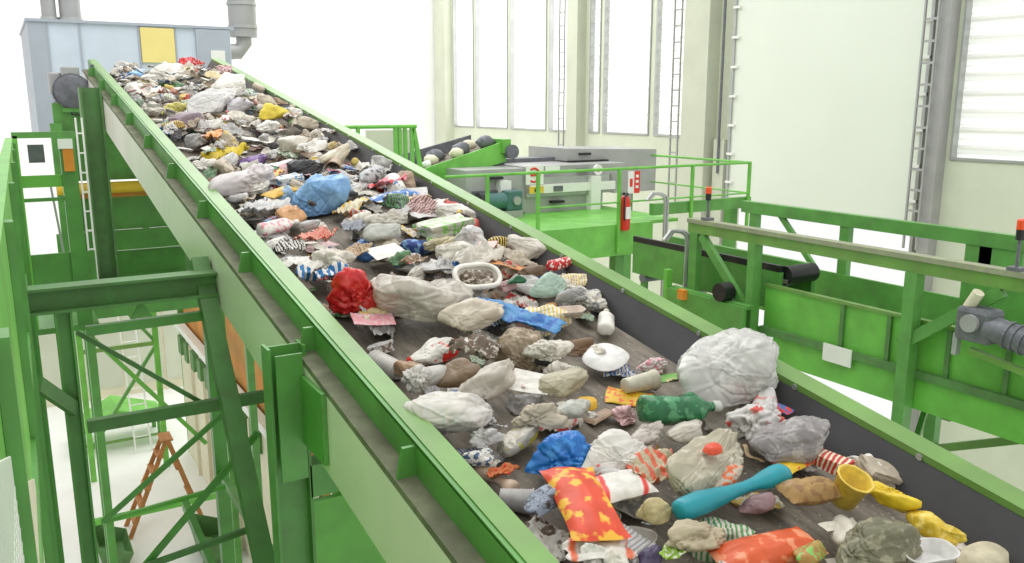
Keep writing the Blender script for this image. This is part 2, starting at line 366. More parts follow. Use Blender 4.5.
for x, y in ((3.1,14.8),(3.1,16.8)): MB().box(x-.07, x+.07, y-.07, y+.07, -7, .05).build('leg', HOODD, hd)
MB().box(.8, .95, 11.1, 16.9, -.5, -.4).box(3.0, 3.15, 14.6, 16.9, -.5, -.4).build('support_beam', HOODD, hd)
MB().box(.73, 3.2, 14.6, 16.9, -.4, .05).build('base_panel', BEIGE, hd)
for xs, lb in (((.80,1.02), 'left of the two grey vertical ducts above the blue-grey cabin'), ((1.06,1.38), 'right of the two grey vertical ducts above the blue-grey cabin'), ((3.75,4.24), 'grey ribbed duct right of the yellow hatch above the cabin')):
    x = (xs[0]+xs[1])/2; r = (xs[1]-xs[0])/2; zb = 1.2
    t = thing('duct', lb, 'duct', (x, 16.2, zb))
    MB().tube([(x, 16.2, zb), (x, 16.2, 4)], r, 20).build('pipe', GREY, t, smooth=True)
    for z in np.arange(zb+.15, 3.9, .4): MB().tube([(x, 16.2, z), (x, 16.2, z+.05)], r+.02, 20).build('clamp_ring', ZINC, t, smooth=True)
MB().tube([(4.0, 16.2, 1.32), (4.0, 16.2, 1.1), (3.9, 16.2, .95), (3.2, 16.2, .9)], .14, 16).build('duct_elbow', GREY, hd, smooth=True)
# ------------------------------------------------------------------ walkway guard at left, gate
gd = thing('walkway_guard', 'tall bright green guard panel along the walkway at far left edge', 'guard panel', (0, 4, -7))
GXF = lambda y: -.06+.0191*y
def gplate(y0, y1, za0, za1, zb0, zb1, off, th):   # plate on the guard's face, bottoms za, tops zb
    return MB().hexa([(GXF(y0)+off,y0,za0),(GXF(y0)+off+th,y0,za0),(GXF(y1)+off+th,y1,za1),(GXF(y1)+off,y1,za1),(GXF(y0)+off,y0,zb0),(GXF(y0)+off+th,y0,zb0),(GXF(y1)+off+th,y1,zb1),(GXF(y1)+off,y1,zb1)])
gplate(-1.2, 8.1, -7, -7, -.30, -.26, -.05, .05).build('panel', GL, gd)
for yy in (1.3, 2.6, 3.9, 5.3, 6.8, 8.0): MB().box(GXF(yy), GXF(yy)+.02, yy-.03, yy+.03, -7, -.3).build('post', G, gd)
gplate(-1.2, 8.1, -.95, -.95, -.9, -.9, 0, .012).build('rail', G, gd)
gplate(1.55, 2.2, -2.4, -2.4, -.62, -.87, .001, .006).build('wear_plate', BEIGE, gd, label='beige strip on the guard')
ms = MB()
for i in range(30): y = .5+.025*i; x = GXF(y)+.004; ms.box(x, x+.003, y, y+.004, -1.2, -.35*y-.02)
for i in range(36): z = -1.2+.02*i; ms.hexa([(GXF(.5)+.004,.5,z),(GXF(.5)+.007,.5,z),(GXF(1.24)+.007,1.24,z),(GXF(1.24)+.004,1.24,z),(GXF(.5)+.004,.5,z+.004),(GXF(.5)+.007,.5,z+.004),(GXF(1.24)+.007,1.24,z+.004),(GXF(1.24)+.004,1.24,z+.004)])
ms.build('wire_mesh', WHITE, gd)
gt = thing('walkway_gate', 'green tubular walkway gate with an orange sign plate at left', 'gate', (.3, 8.2, -1.9))
MB().box(.09, .13, 8.18, 8.24, -1.9, -.25).build('post', GL, gt)
MB().box(.43, .55, 8.17, 8.25, -1.9, -.27).build('post', G, gt)
MB().box(.09, .56, 8.18, 8.24, -.27, -.22).build('top_rail', G, gt)
MB().box(.1, .45, 8.19, 8.22, -.68, -.58).build('middle_rail', GL, gt)
MB().box(.1, .45, 8.19, 8.22, -.80, -.77).build('middle_rail', G, gt)
MB().box(.1, .62, 8.19, 8.22, -1.65, -1.25).build('kick_plate', G, gt)
MB().box(.1, .6, 8.19, 9.5, -1.95, -1.9).build('threshold', G, gt)
MB().bar((.33, 8.2, -.6), (.38, 8.2, -1.25), .018, .018).build('latch_bar', ZINC, gt)
MB().box(.45, .53, 8.14, 8.17, -.55, -.36).build('sign_plate', ORNG, gt, label='orange sign plate')
MB().box(.42, .53, 8.13, 8.17, -.36, -.28).build('lamp_box', WHITE, gt)
MB().box(.2, .32, 8.3, 8.4, -.48, -.33).build('control_box', DGREY, gt)
# ------------------------------------------------------------------ things on the hall floor
def floor_frame(x0, x1, y, label):
    t = thing('trestle', label, 'steel frame', ((x0+x1)/2, y, -7))
    for x in (x0, x1): MB().box(x-.05, x+.05, y-.05, y+.05, -7, -2.2).build('post', GL, t)
    MB().box(x0, x1, y-.03, y+.03, -4.5, -4.42).build('beam', GLIP, t)
    MB().box(x0-.1, x1+.1, y-.06, y+.06, -2.2, -2.05).build('beam', G, t)
    MB().bar((x0, y, -6.4), (x1, y, -4.5), .06, .06).build('brace', G, t)
    MB().bar((x0, y, -2.6), (x1, y, -4.45), .06, .06).build('brace', G, t)
floor_frame(.88, 2.18, 17.0, 'thin bright green trestle frame standing on the white floor behind the conveyor legs')
al = thing('step_ladder', 'orange-brown wooden A-frame step ladder on the white floor', 'step ladder', (1.76, 14.5, -7))
for sgn, (xf, nm) in ((0, (1.17, 'step_frame')), (1, (2.34, 'rear_frame'))):
    m_ = MB()
    for yo in (-.2, .2): m_.bar((xf, 14.5+yo*1.3, -7), (1.86+.03*sgn, 14.5+yo*.8, -5.45), .035, .07, (0,1,0))
    m_.build(nm, WOOD, al)
    for i in range(1, 6 if sgn == 0 else 3):
        f = i/6 if sgn == 0 else i/3
        x = xf+(1.86-xf)*f; z = -7+1.55*f
        MB().box(x-.05, x+.05, 14.28, 14.72, z-.015, z+.015).build('step', WOOD, al)
MB().box(1.78, 1.97, 14.3, 14.7, -5.46, -5.43).build('top_cap', WOOD, al)
wl = thing('white_ladder', 'white straight ladder leaning behind the trestle frame', 'ladder', (1.9, 18.2, -7))
for x in (1.75, 2.05): MB().bar((x, 18.0, -7), (x, 19.0, -4.2), .03, .06).build('side_rail', WHITE, wl)
for i in range(1, 9): MB().tube([(1.75, 18+i*.11, -7+i*.31), (2.05, 18+i*.11, -7+i*.31)], .015, 6).build('rung', WHITE, wl)
def skip(x0, x1, y0, y1, h, label, mat):
    t = thing('tipping_skip', label, 'skip', ((x0+x1)/2, (y0+y1)/2, -7))
    m_ = MB(); s = .15*(x1-x0)
    b_ = [(x0+s,y0+.05,-6.9),(x1-s,y0+.05,-6.9),(x1-s,y1-.05,-6.9),(x0+s,y1-.05,-6.9)]; t_ = [(x0,y0,-7+h),(x1,y0,-7+h*.55),(x1,y1,-7+h*.55),(x0,y1,-7+h)]
    m_._add(b_+t_, [(0,1,2,3),(0,1,5,4),(1,2,6,5),(2,3,7,6),(3,0,4,7)])
    ob = m_.build('tub', mat, t); md = ob.modifiers.new('wall', 'SOLIDIFY'); md.thickness = .03
    for yy in (y0+.15, y1-.15): MB().box(x0+s, x1-s, yy-.05, yy+.05, -7, -6.9).build('skid', GD, t)
skip(.62, 1.12, 13.2, 14.1, .5, 'small dark green tipping skip beside the tall green leg', GD)
skip(1.95, 2.55, 12.6, 13.5, .6, 'dark green tipping skip below the orange step ladder', GD)
tb = thing('workbench', 'low pale green steel bench with sloping top far on the floor', 'bench', (1.5, 18.9, -7))
MB().prism([(.75, -6.55), (1.5, -6.15), (2.4, -6.45), (2.4, -6.52), (1.5, -6.25), (.75, -6.62)], 'y', 18.4, 19.5).build('sloping_top', GL, tb)
for x in (.85, 2.3):
    for y in (18.5, 19.4): MB().box(x-.04, x+.04, y-.04, y+.04, -7, -6.5).build('leg', G, tb)
MB().box(.8, 2.35, 18.42, 18.46, -6.85, -6.8).build('rail', GLIP, tb)
cb = thing('cabinet_row', 'long beige storage cabinet against the far floor partition', 'cabinet', (2.1, 22.2, -7))
MB().box(.2, 3.9, 22.0, 22.7, -7, -4.2).build('body', BEIGE, cb)
for i in range(4): MB().box(.25+.92*i, 1.1+.92*i, 21.97, 22.0, -6.75, -4.3).build('door', CONCD, cb)
bk = thing('sorting_bunker', 'long beige waste bunker with white rim and rusty orange inner wall', 'bunker', (3.7, 13, -7))
MB().box(2.7, 2.76, 9, 17.5, -7, -4.3).build('side_wall', BEIGE, bk)
MB().box(2.62, 2.76, 8.9, 17.6, -4.32, -4.2).build('rim', WHITE, bk)
MB().box(2.8, 2.9, 9, 17.5, -7, -2.3).build('side_wall', RUST, bk, label='rusty orange and green inner wall')
MB().box(2.7, 3.0, 17.5, 17.6, -7, -3.9).build('end_wall', G, bk)
for y in np.arange(11.3, 17.2, .62): MB().box(2.6, 2.7, y, y+.28, -4.75, -4.4).build('bracket', GD, bk)
MB().tube([(2.56, 13.2, -4.72), (2.66, 13.2, -4.72)], .13, 14).build('hand_wheel', BLACK, bk, smooth=True)
for y in np.arange(9.6, 17.3, 1.1): MB().box(2.64, 2.7, y, y+.06, -7, -4.4).build('rib', BEIGE, bk)
# ------------------------------------------------------------------ right: trough conveyor
tr = thing('trough_conveyor', 'bright green trough conveyor with rails running along the right wall', 'conveyor', (7.3, 4.6, -7))
YA, YB = 2.3, 7.15
MB().box(6.55, 6.67, YA, YB, -1.29, -1.245).build('rail_cap', RAILG, tr)
MB().box(6.57, 6.65, YA, YB, -1.40, -1.29).build('top_rail', GLIP, tr)
for y, w_ in ((6.17, .09), (4.36, .11), (2.6, .11)): MB().box(6.55, 6.67, y-w_/2, y+w_/2, -7, -1.40).build('post', G, tr)
MB().box(6.57, 6.65, 7.0, 7.12, -2.6, -1.40).build('post', G, tr)
MB().bar((6.6, 6.95, -1.42), (6.6, 6.2, -2.15), .06, .09).build('brace', G, tr)
MB().bar((6.6, 3.6, -1.42), (6.6, 4.42, -2.05), .06, .1).build('brace', G, tr)
MB().box(6.72, 6.75, YA, 6.1, -2.3, -1.84).build('side_panel', GL, tr)
MB().box(6.70, 6.76, YA, 6.1, -1.85, -1.82).build('panel_edge', GLIP, tr)
MB().box(6.66, 6.74, YA, 6.1, -2.34, -2.27).build('flange', GD, tr)
MB().prism([(6.7,-2.3),(6.74,-2.3),(6.74,-2.62),(6.68,-2.62)], 'y', YA, 6.4).build('lower_beam', GL, tr)
for y in (5.12, 4.62, 4.05, 3.55): MB().box(6.69, 6.72, y-.02, y+.02, -2.3, -1.85).build('rib', GD, tr)
MB().box(7.95, 7.99, YA, 7.4, -2.5, -1.86).build('side_panel', G, tr)
MB().box(7.95, 7.99, YA, 4.75, -1.86, -1.6).build('side_panel', G, tr)
MB().box(6.75, 7.95, YA, 6.5, -2.5, -2.46).build('trough_floor', GD, tr)
MB().box(7.95, 8.05, YA, 7.7, -1.32, -1.18).build('top_rail', G, tr)
for y in (7.5, 6.15, 4.55): MB().box(7.96, 8.04, y-.06, y+.06, -2.0 if y < 7 else -7, -1.32).build('post', G, tr)
MB().box(7.96, 8.04, 4.2, 4.75, -1.6, -1.32).build('post', G, tr)
MB().bar((8.0, 7.1, -1.3), (8.0, 6.5, -1.9), .05, .06).build('brace', G, tr)
for y in (3.0, 4.9): MB().box(7.92, 8.02, y-.06, y+.06, -7, -2.5).build('leg', G, tr)
MB().bar((6.62, 4.36, -3.7), (7.97, 4.9, -2.6), .05, .07).build('brace', G, tr)
MB().bar((7.97, 4.9, -3.5), (7.97, 3.0, -2.6), .05, .08).build('brace', GLIP, tr)
MB().bar((7.97, 3.0, -3.3), (6.62, 2.6, -2.75), .05, .09).build('brace', GLIP, tr)
MB().box(6.75, 7.95, 4.0, 4.08, -2.66, -2.5).build('cross_beam', G, tr)
MB().box(6.645, 6.66, 4.95, 5.27, -2.42, -2.25).build('notice_plate', WHITE, tr, label='white notice plate')
gm = thing('gear_motor', 'grey gear motor bolted to the green trough at right edge', 'motor', (6.5, 3.6, -1.9))
MB().tube([(6.5, 3.62, -1.70), (6.48, 3.0, -1.80)], .1, 18).build('housing', DGREY, gm, smooth=True)
fn = MB()
for i in range(6):
    f = .25+.1*i; fn.tube([(6.5-.02*f, 3.62-.62*f, -1.70-.1*f), (6.5-.02*f, 3.6-.62*f, -1.704-.1*f)], .112, 18)
fn.build('cooling_fins', DGREY, gm)
MB().box(6.42, 6.62, 3.56, 3.86, -1.84, -1.56).build('gearbox', DGREY, gm, bev=.04)
MB().tube([(6.38, 3.72, -1.68), (6.46, 3.72, -1.68)], .07, 14).build('cover', GREY, gm, smooth=True)
MB().tube([(6.5, 3.8, -1.58), (6.48, 3.72, -1.44)], .045, 12).build('shaft_end', BEIGE, gm, smooth=True)
MB().box(6.46, 6.52, 3.84, 3.88, -1.98, -1.80).build('bracket', ZINC, gm)
MB().bar((6.5, 3.75, -1.92), (6.5, 3.1, -2.02), .05, .05).build('torque_arm', GLIP, gm)
def beacon(x, y, z, h, label):
    t = thing('signal_beacon', label, 'beacon', (x, y, z))
    MB().box(x-.05, x+.05, y-.05, y+.05, z, z+.03).build('base', DGREY, t)
    MB().tube([(x, y, z+.02), (x, y, z+h*.62)], .014, 8).build('pole', DGREY, t, smooth=True)
    MB().tube([(x, y, z+h*.6), (x, y, z+h*.8)], .032, 12).build('socket', BLACK, t, smooth=True)
    MB().tube([(x, y, z+h*.8), (x, y, z+h*.97), (x, y, z+h)], [.034,.034,.02], 12).build('lamp', LAMP, t, smooth=True)
beacon(6.6, 3.52, -1.245, .40, 'black pole beacon with orange lamp on the rail at right edge')
beacon(6.62, 6.9, -1.245, .37, 'black pole beacon with red lamp on the rail end nearest the platform')
# inner feeding belt in the trough
fb = thing('feed_belt', 'short debris-strewn feed belt leading into the green trough', 'conveyor', (7.1, 7.2, -7))
MB().box(6.86, 7.3, 5.95, 8.4, -1.82, -1.78).build('belt', BELTM, fb)
MB().box(6.80, 6.86, 6.0, 8.4, -2.1, -1.70).build('side_frame', G, fb)
MB().box(6.80, 6.85, 6.0, 8.4, -1.70, -1.63).build('rubber_edge', BLACK, fb)
MB().box(7.3, 7.36, 6.0, 8.4, -2.05, -1.66).build('side_frame', G, fb)
MB().tube([(6.88, 6.0, -1.74), (7.3, 6.0, -1.74)], .1, 16).build('head_roller', BLACK, fb, smooth=True)
for y in (6.6, 7.4, 8.2): MB().tube([(6.8, y, -2.14), (7.34, y, -2.14)], .06, 12).build('return_roller', DGREY, fb, smooth=True)
MB().box(6.86, 7.0, 6.05, 6.3, -2.0, -1.75).build('scraper', DGREY, fb)
for y in (6.6, 8.2):
    MB().box(6.81, 6.87, y-.04, y+.04, -7, -2.1).build('leg', G, fb)
lower = thing('discharge_chute', 'low green chute under the feed belt beside the main conveyor lip', 'chute', (6.5, 6.6, -7))
MB().box(6.42, 6.46, 6.1, 7.3, -2.55, -2.05).box(6.46, 6.55, 6.1, 7.3, -2.08, -2.04).build('side_panel', G, lower)
MB().box(6.42, 6.5, 7.3, 7.36, -2.55, -1.85).build('end_plate', GL, lower)
MB().tube([(6.4, 6.45, -1.95), (6.55, 6.45, -1.95)], .1, 14).build('drive_motor', BLACK, lower, smooth=True)
MB().box(6.36, 6.42, 6.95, 7.05, -2.13, -2.02).build('limit_switch', ORNG, lower)
MB().box(6.44, 6.52, 6.2, 6.28, -7, -2.5).box(6.44, 6.52, 7.1, 7.18, -7, -2.5).build('leg', G, lower)
# ------------------------------------------------------------------ right: platform with machines
pf = thing('steel_platform', 'green steel service platform behind the trough conveyor', 'platform', (8, 11.5, -7))
MB().box(5.5, 9.2, 10.25, 13.4, -1.82, -1.77).build('deck', GL, pf)
MB().box(5.5, 8.6, 10.15, 10.25, -2.25, -1.77).build('fascia_beam', GL, pf)
MB().box(8.6, 10.7, 10.15, 10.25, -1.68, -1.5).build('fascia_beam', G, pf)
MB().box(5.4, 5.5, 10.2, 13.4, -2.2, -1.77).build('fascia_beam', G, pf)
for x in (5.6, 8.1, 10.5):
    for y in (10.4, 13.2): MB().box(x-.08, x+.08, y-.08, y+.08, -7, -2.2 if x < 6 else (-1.82 if x < 9 else -1.68)).build('leg', G, pf)
rl = thing('guard_railing', 'slim bright green guard railing along the service platform', 'railing', (8, 10.2, -2.0))
for x in (5.64, 6.46, 7.9, 9.35, 10.6): MB().box(x-.022, x+.022, 10.1, 10.145, -2.2, -.93).build('post', GL, rl)
MB().tube([(5.0, 10.12, -.93), (10.62, 10.12, -.93)], .021, 8).build('top_rail', GL, rl, smooth=True)
MB().tube([(6.46, 10.12, -1.43), (10.6, 10.12, -1.43)], .014, 8).build('middle_rail', GL, rl, smooth=True)
for x in (10.6,): MB().tube([(x, 10.12, -.93), (x, 13.4, -.93)], .02, 8).tube([(x, 10.12, -1.43), (x, 13.4, -1.43)], .014, 8).build('return_rail', GL, rl, smooth=True)
MB().box(10.57, 10.63, 13.3, 13.36, -1.82, -.93).build('post', GL, rl)
fe = thing('fire_extinguisher', 'red fire extinguisher hanging at the platform railing post', 'fire extinguisher', (8.05, 10.05, -1.85))
MB().tube([(8.015, 10.12, -1.86), (8.015, 10.12, -1.83), (8.015, 10.12, -1.42), (8.015, 10.12, -1.36), (8.015, 10.12, -1.33)], [.07,.085,.085,.06,.03], 16).build('cylinder', RED, fe, smooth=True)
MB().box(7.99, 8.03, 10.06, 10.15, -1.33, -1.29).build('valve', BLACK, fe)
MB().tube([(8.0, 10.07, -1.3), (7.93, 10.03, -1.36), (7.93, 10.03, -1.6), (7.95, 10.04, -1.7)], .014, 8).build('hose', BLACK, fe, smooth=True)
MB().box(7.97, 8.06, 10.03, 10.045, -1.68, -1.5).build('label_sticker', WHITE, fe)
sg = thing('safety_sign', 'tall narrow red and white sign above the fire extinguisher', 'sign', (8.12, 10.08, -1.3))
MB().box(8.13, 8.24, 10.06, 10.07, -1.3, -.97).build('red_panel', RED, sg)
MB().box(8.02, 8.13, 10.06, 10.07, -1.3, -.97).build('white_panel', WHITE, sg)
for i, z in enumerate((-1.04, -1.12, -1.20)): MB().box(8.16, 8.21, 10.055, 10.06, z-.025, z+.015).build('white_symbol', WHITE, sg)
MB().box(8.05, 8.1, 10.055, 10.06, -1.2, -1.08).build('red_symbol', RED, sg)
mc = thing('sorting_machine', 'grey steel sorting machine standing on the green platform', 'machine', (8, 12.3, -1.77))
MB().box(7.4, 9.5, 12.0, 13.2, -1.18, -1.0).build('upper_housing', GREY, mc)
MB().box(7.4, 9.1, 11.95, 12.0, -1.5, -1.18).build('front_panel', ZINC, mc)
MB().box(7.45, 9.2, 11.9, 11.95, -1.44, -1.3).build('white_band', WHITE, mc)
MB().box(7.4, 9.0, 12.0, 13.2, -1.77, -1.5).build('base', GREY, mc)
for x in (6.95, 8.75): MB().box(x-.1, x+.1, 11.85, 12.05, -1.77, -1.2).build('support_column', WHITE, mc)
MB().box(6.3, 7.4, 12.0, 13.1, -1.75, -1.02).build('side_cabinet', GREY, mc)
MB().box(6.4, 7.2, 11.94, 12.0, -1.62, -1.35).build('opening', DGREY, mc)
for x, z in ((6.8, -1.15), (8.55, -1.09), (8.0, -1.6)): MB().box(x-.12, x+.12, 11.88, 12.0, z-.02, z+.02).build('handle', BLACK, mc)
MB().box(7.42, 7.7, 11.89, 11.9, -1.43, -1.32).build('warning_label', YELO, mc)
MB().box(7.52, 7.6, 11.88, 11.89, -1.41, -1.35).build('black_symbol', BLACK, mc)
MB().box(7.9, 8.08, 11.88, 11.9, -1.42, -1.33).build('nameplate', DGREY, mc)
MB().tube([(8.86, 11.94, -1.1), (8.86, 12.0, -1.1)], .09, 16).build('gauge', WHITE, mc, smooth=True)
MB().tube([(8.86, 11.93, -1.1), (8.86, 11.94, -1.1)], .03, 12).build('gauge_hub', RED, mc)
pm = thing('pump_motor', 'dark teal motor unit in front of the grey sorting machine', 'motor', (6.8, 11.75, -1.77))
TEAL = paint('dark_teal_paint', srgb(72,112,108), .4)
MB().tube([(6.45, 11.75, -1.5), (6.85, 11.75, -1.5)], .13, 16).build('housing', TEAL, pm, smooth=True)
MB().tube([(6.38, 11.75, -1.5), (6.46, 11.75, -1.5)], .15, 16).build('fan_cover', BLACK, pm, smooth=True)
MB().box(6.85, 7.15, 11.65, 11.85, -1.66, -1.34).build('gearbox', TEAL, pm, bev=.03)
MB().box(6.4, 7.15, 11.65, 11.85, -1.77, -1.66).build('base', GREY, pm)
MB().tube([(7.02, 11.6, -1.5), (7.02, 11.65, -1.5)], .07, 14).build('cover', ZINC, pm, smooth=True)
ns = thing('warning_sign', 'white sign with a red prohibition mark on the grey machine', 'sign', (7.6, 11.88, -1.3))
MB().box(7.38, 7.72, 11.93, 11.945, -1.29, -.98).build('plate', WHITE, ns)
rg = MB(); rg.tube([(7.53+.11*math.cos(a), 11.925, -1.135+.11*math.sin(a)) for a in np.linspace(-2.2, 2.2, 18)], .018, 6).bar((7.46, 11.925, -1.135), (7.58, 11.925, -1.135), .02, .03); rg.build('red_mark', RED, ns)
MB().box(7.76, 8.05, 11.935, 11.945, -1.1, -1.0).build('white_label', WHITE, ns)
gb = thing('overhead_hopper', 'large plain grey metal box above the sorting machine', 'hopper', (9.2, 13.2, -1.0))
MB().prism([(8.65,-.76),(10.7,-.82),(10.7,-1.6),(9.7,-1.6),(9.6,-1.02),(8.65,-.98)], 'y', 12.6, 13.9).build('body', GREY, gb)
MB().box(8.9, 9.15, 12.56, 12.6, -.88, -.84).build('handle', BLACK, gb)
MB().box(8.65, 9.5, 12.5, 12.6, -1.02, -.97).build('bottom_edge', BLACK, gb)
MB().box(7.6, 8.65, 13.0, 13.4, -1.0, -.93).build('beam', DGREY, gb)
MB().box(8.7, 8.9, 12.8, 13.0, -1.77, -1.0).build('leg', WHITE, gb)
MB().box(10.1, 10.3, 12.8, 13.0, -1.77, -1.6).build('leg', GREY, gb)
# grey conduit loops near the trough head
for i, (x, y, lb) in enumerate(((8.35, 9.6, 'grey bent cable conduit rising in front of the platform'), (6.7, 7.3, 'grey bent cable conduit at the left end of the trough rail'))):
    t = thing('cable_conduit', lb, 'conduit', (x, y, -2.7))
    zt = -1.28 if i == 0 else -1.42
    for k_, dx in enumerate((0, .05)):
        MB().tube([(x+dx, y, -2.9), (x+dx, y, zt-.12), (x+dx-.03, y, zt-.04), (x+dx-.1, y, zt), (x+dx-.25, y, zt+.02), (x+dx-.35, y, zt-.08)], .022, 8).build('pipe', ZINC, t, smooth=True)
    MB().box(x-.03, x+.09, y-.03, y+.03, -2.2, -2.15).build('clip', GREY, t)
    MB().box(x-.02, x+.08, y-.02, y+.02, -7, -2.9).build('leg', GREY, t)
# small rising conveyor far right
ICO = bmesh.new(); bmesh.ops.create_icosphere(ICO, subdivisions=2, radius=1); ICO.verts.ensure_lookup_table()
ic = thing('rising_conveyor', 'short rising green conveyor carrying waste behind the main belt', 'conveyor', (6.7, 13, -7))
MB().hexa([(5.9,12.7,-1.3),(7.45,12.7,-.95),(7.45,13.5,-.95),(5.9,13.5,-1.3),(5.9,12.7,-1.02),(7.45,12.7,-.60),(7.45,12.75,-.60),(5.9,12.75,-1.02)]).build('side_frame', GL, ic)
MB().hexa([(5.9,13.5,-1.1),(7.2,13.5,-.75),(7.2,13.55,-.75),(5.9,13.55,-1.1),(5.9,13.5,-.82),(7.2,13.5,-.52),(7.2,13.55,-.52),(5.9,13.55,-.82)]).build('side_frame', DGREY, ic)
MB().hexa([(5.9,12.75,-1.1),(7.4,12.75,-.7),(7.4,13.5,-.7),(5.9,13.5,-1.1),(5.9,12.75,-1.05),(7.4,12.75,-.65),(7.4,13.5,-.65),(5.9,13.5,-1.05)]).build('belt', BELTM, ic)
MB().box(7.35, 7.5, 12.62, 13.5, -.8, -.57).build('head_cover', GL, ic)
MB().tube([(7.5, 12.55, -.78), (7.5, 12.72, -.78)], .12, 14).build('drive', DGREY, ic, smooth=True)
MB().box(7.3, 7.45, 12.75, 12.9, -1.77, -.9).build('leg', DGREY, ic)
MB().box(5.9, 6.0, 12.8, 12.9, -7, -1.2).build('leg', G, ic)
for i_ in range(9):
    x_ = 6.05+.14*i_; z_ = -1.05+.4*(x_-5.9)/1.5
    m_ = MB(); r_ = .07+.03*((i_*7) % 3)
    m_.v = [(x_+r_*1.3*p.co.x*(1+.3*noise.noise(p.co*1.7+Vector((i_,0,0)))), 13.1+.18*((i_*5) % 4-1.5)/1.5+r_*p.co.y, z_+r_*.7+r_*.9*p.co.z*(1+.4*noise.noise(p.co*2+Vector((0,i_,0))))) for p in ICO.verts]
    m_.f = [tuple(v_.index for v_ in f_.verts) for f_ in ICO.faces]
    tag(m_.build('waste_lump', (WHITE, BEIGE, DGREY)[i_ % 3], smooth=True), 'small %s waste lump on the short rising conveyor behind' % ('white', 'beige', 'dark grey')[i_ % 3], 'waste', '%s waste lumps on the rising conveyor' % ('white', 'beige', 'dark grey')[i_ % 3])
ICO.free()
hr = thing('end_railing', 'pale green vertical bar railing behind the right lip of the conveyor', 'railing', (5, 12, -7))
MB().tube([(4.2, 12.2, -.32), (5.55, 12.2, -.32)], .03, 8).build('top_rail', GL, hr, smooth=True)
for x in (4.6, 5.2, 5.27, 5.36, 5.47): MB().box(x-.025, x+.025, 12.17, 12.23, -1.3, -.32).build('bar', GL, hr)
MB().bar((5.5, 12.2, -.35), (5.65, 12.2, -1.2), .06, .06).build('brace', GL, hr)
MB().box(4.1, 6, 12.1, 13.4, -1.35, -1.28).build('deck', GL, hr)
for x in (4.2, 5.8): MB().box(x-.05, x+.05, 12.3, 12.4, -7, -1.35).build('leg', G, hr)
MB().box(5.8, 6.6, 14.8, 15.0, -7, -.45).build('trim_6', CONC, kind='structure')
#TRASHBEGIN
# ------------------------------------------------------------------ the waste on the belt
rnd = random.Random(7)
def nz(p, s, o): return noise.noise(Vector((p[0]*s+o, p[1]*s-o*.7, p[2]*s+o*1.3)))
_ico = {}
def ico(n):
    if n not in _ico:
        bm = bmesh.new(); bmesh.ops.create_icosphere(bm, subdivisions=n, radius=1); bm.verts.ensure_lookup_table()
        _ico[n] = ([tuple(v.co) for v in bm.verts], [tuple(v.index for v in f.verts) for f in bm.faces]); bm.free()
    return _ico[n]
# every maker returns [(part name, verts, faces, smooth)], about 1 long (x), 'w' wide, 'h' high, resting at z = 0
def norm(v, w, h):
    v = np.array(v, float); lo = v.min(0); hi = v.max(0); c = (lo+hi)/2
    v = (v-c)/(hi-lo)*np.array([1, w, h]); v[:, 2] += h/2; return v
def unit(r):
    z = r.random()*2-1; a = r.random()*2*pi; s = math.sqrt(1-z*z); return np.array([s*math.cos(a), s*math.sin(a), z])
def mk_bag(seed, w, h, n=5, rough=1.0, ears=False):
    vs, fs = ico(n); o = seed*3.17; r_ = random.Random(seed*77+5); P = np.array(vs)
    N = np.array([unit(r_) for _ in range(15)]); D = np.array([.62+.5*r_.random() for _ in range(15)])
    q = np.maximum(P @ N.T, 0)/D; R = (q**8).sum(1)**(-1/8); R = np.minimum(R, 1.5)          # slack flat panels meeting at folds
    for _ in range(2 if rough < .9 else 3):                                                   # pulled-out corners and tails
        m = unit(r_); m[2] *= .4; m /= np.linalg.norm(m); R *= 1+.55*rough*np.clip((P @ m-.72)/.28, 0, 1)**1.5
    wob = np.array([nz(p, 2.2, o) for p in vs])
    for _ in range(13):                                                                        # long creases running over the panels
        m = unit(r_); c = (r_.random()-.5)*1.2; x = (P @ m-c+.35*wob)
        R -= rough*(.05+.10*r_.random())*np.exp(-(x/.075)**2)
    a, b = unit(r_), unit(r_)
    R += rough*.13*np.array([noise.noise(Vector((p @ a*1.6+o, p @ b*7, p[2]*4))) for p in P])
    R += rough*.06*(.25-np.array([abs(nz(p, 5.0, o+8)) for p in vs]))
    R *= 1+.3*rough*np.array([nz(p, 1.1, o+4) for p in vs])
    out = P*R[:, None]
    if ears:
        t = np.maximum(0, P[:, 0]-.3); out[:, 1] *= 1-.75*np.minimum(1, t*2); out[:, 0] += .7*t; out[:, 2] *= 1-.6*np.minimum(1, t*1.6)
    z = out[:, 2]; out[:, 2] = np.where(z > -.3, z, -.3+(z+.3)*.2)
    return [('bag', norm(out, w, h), fs, True)]
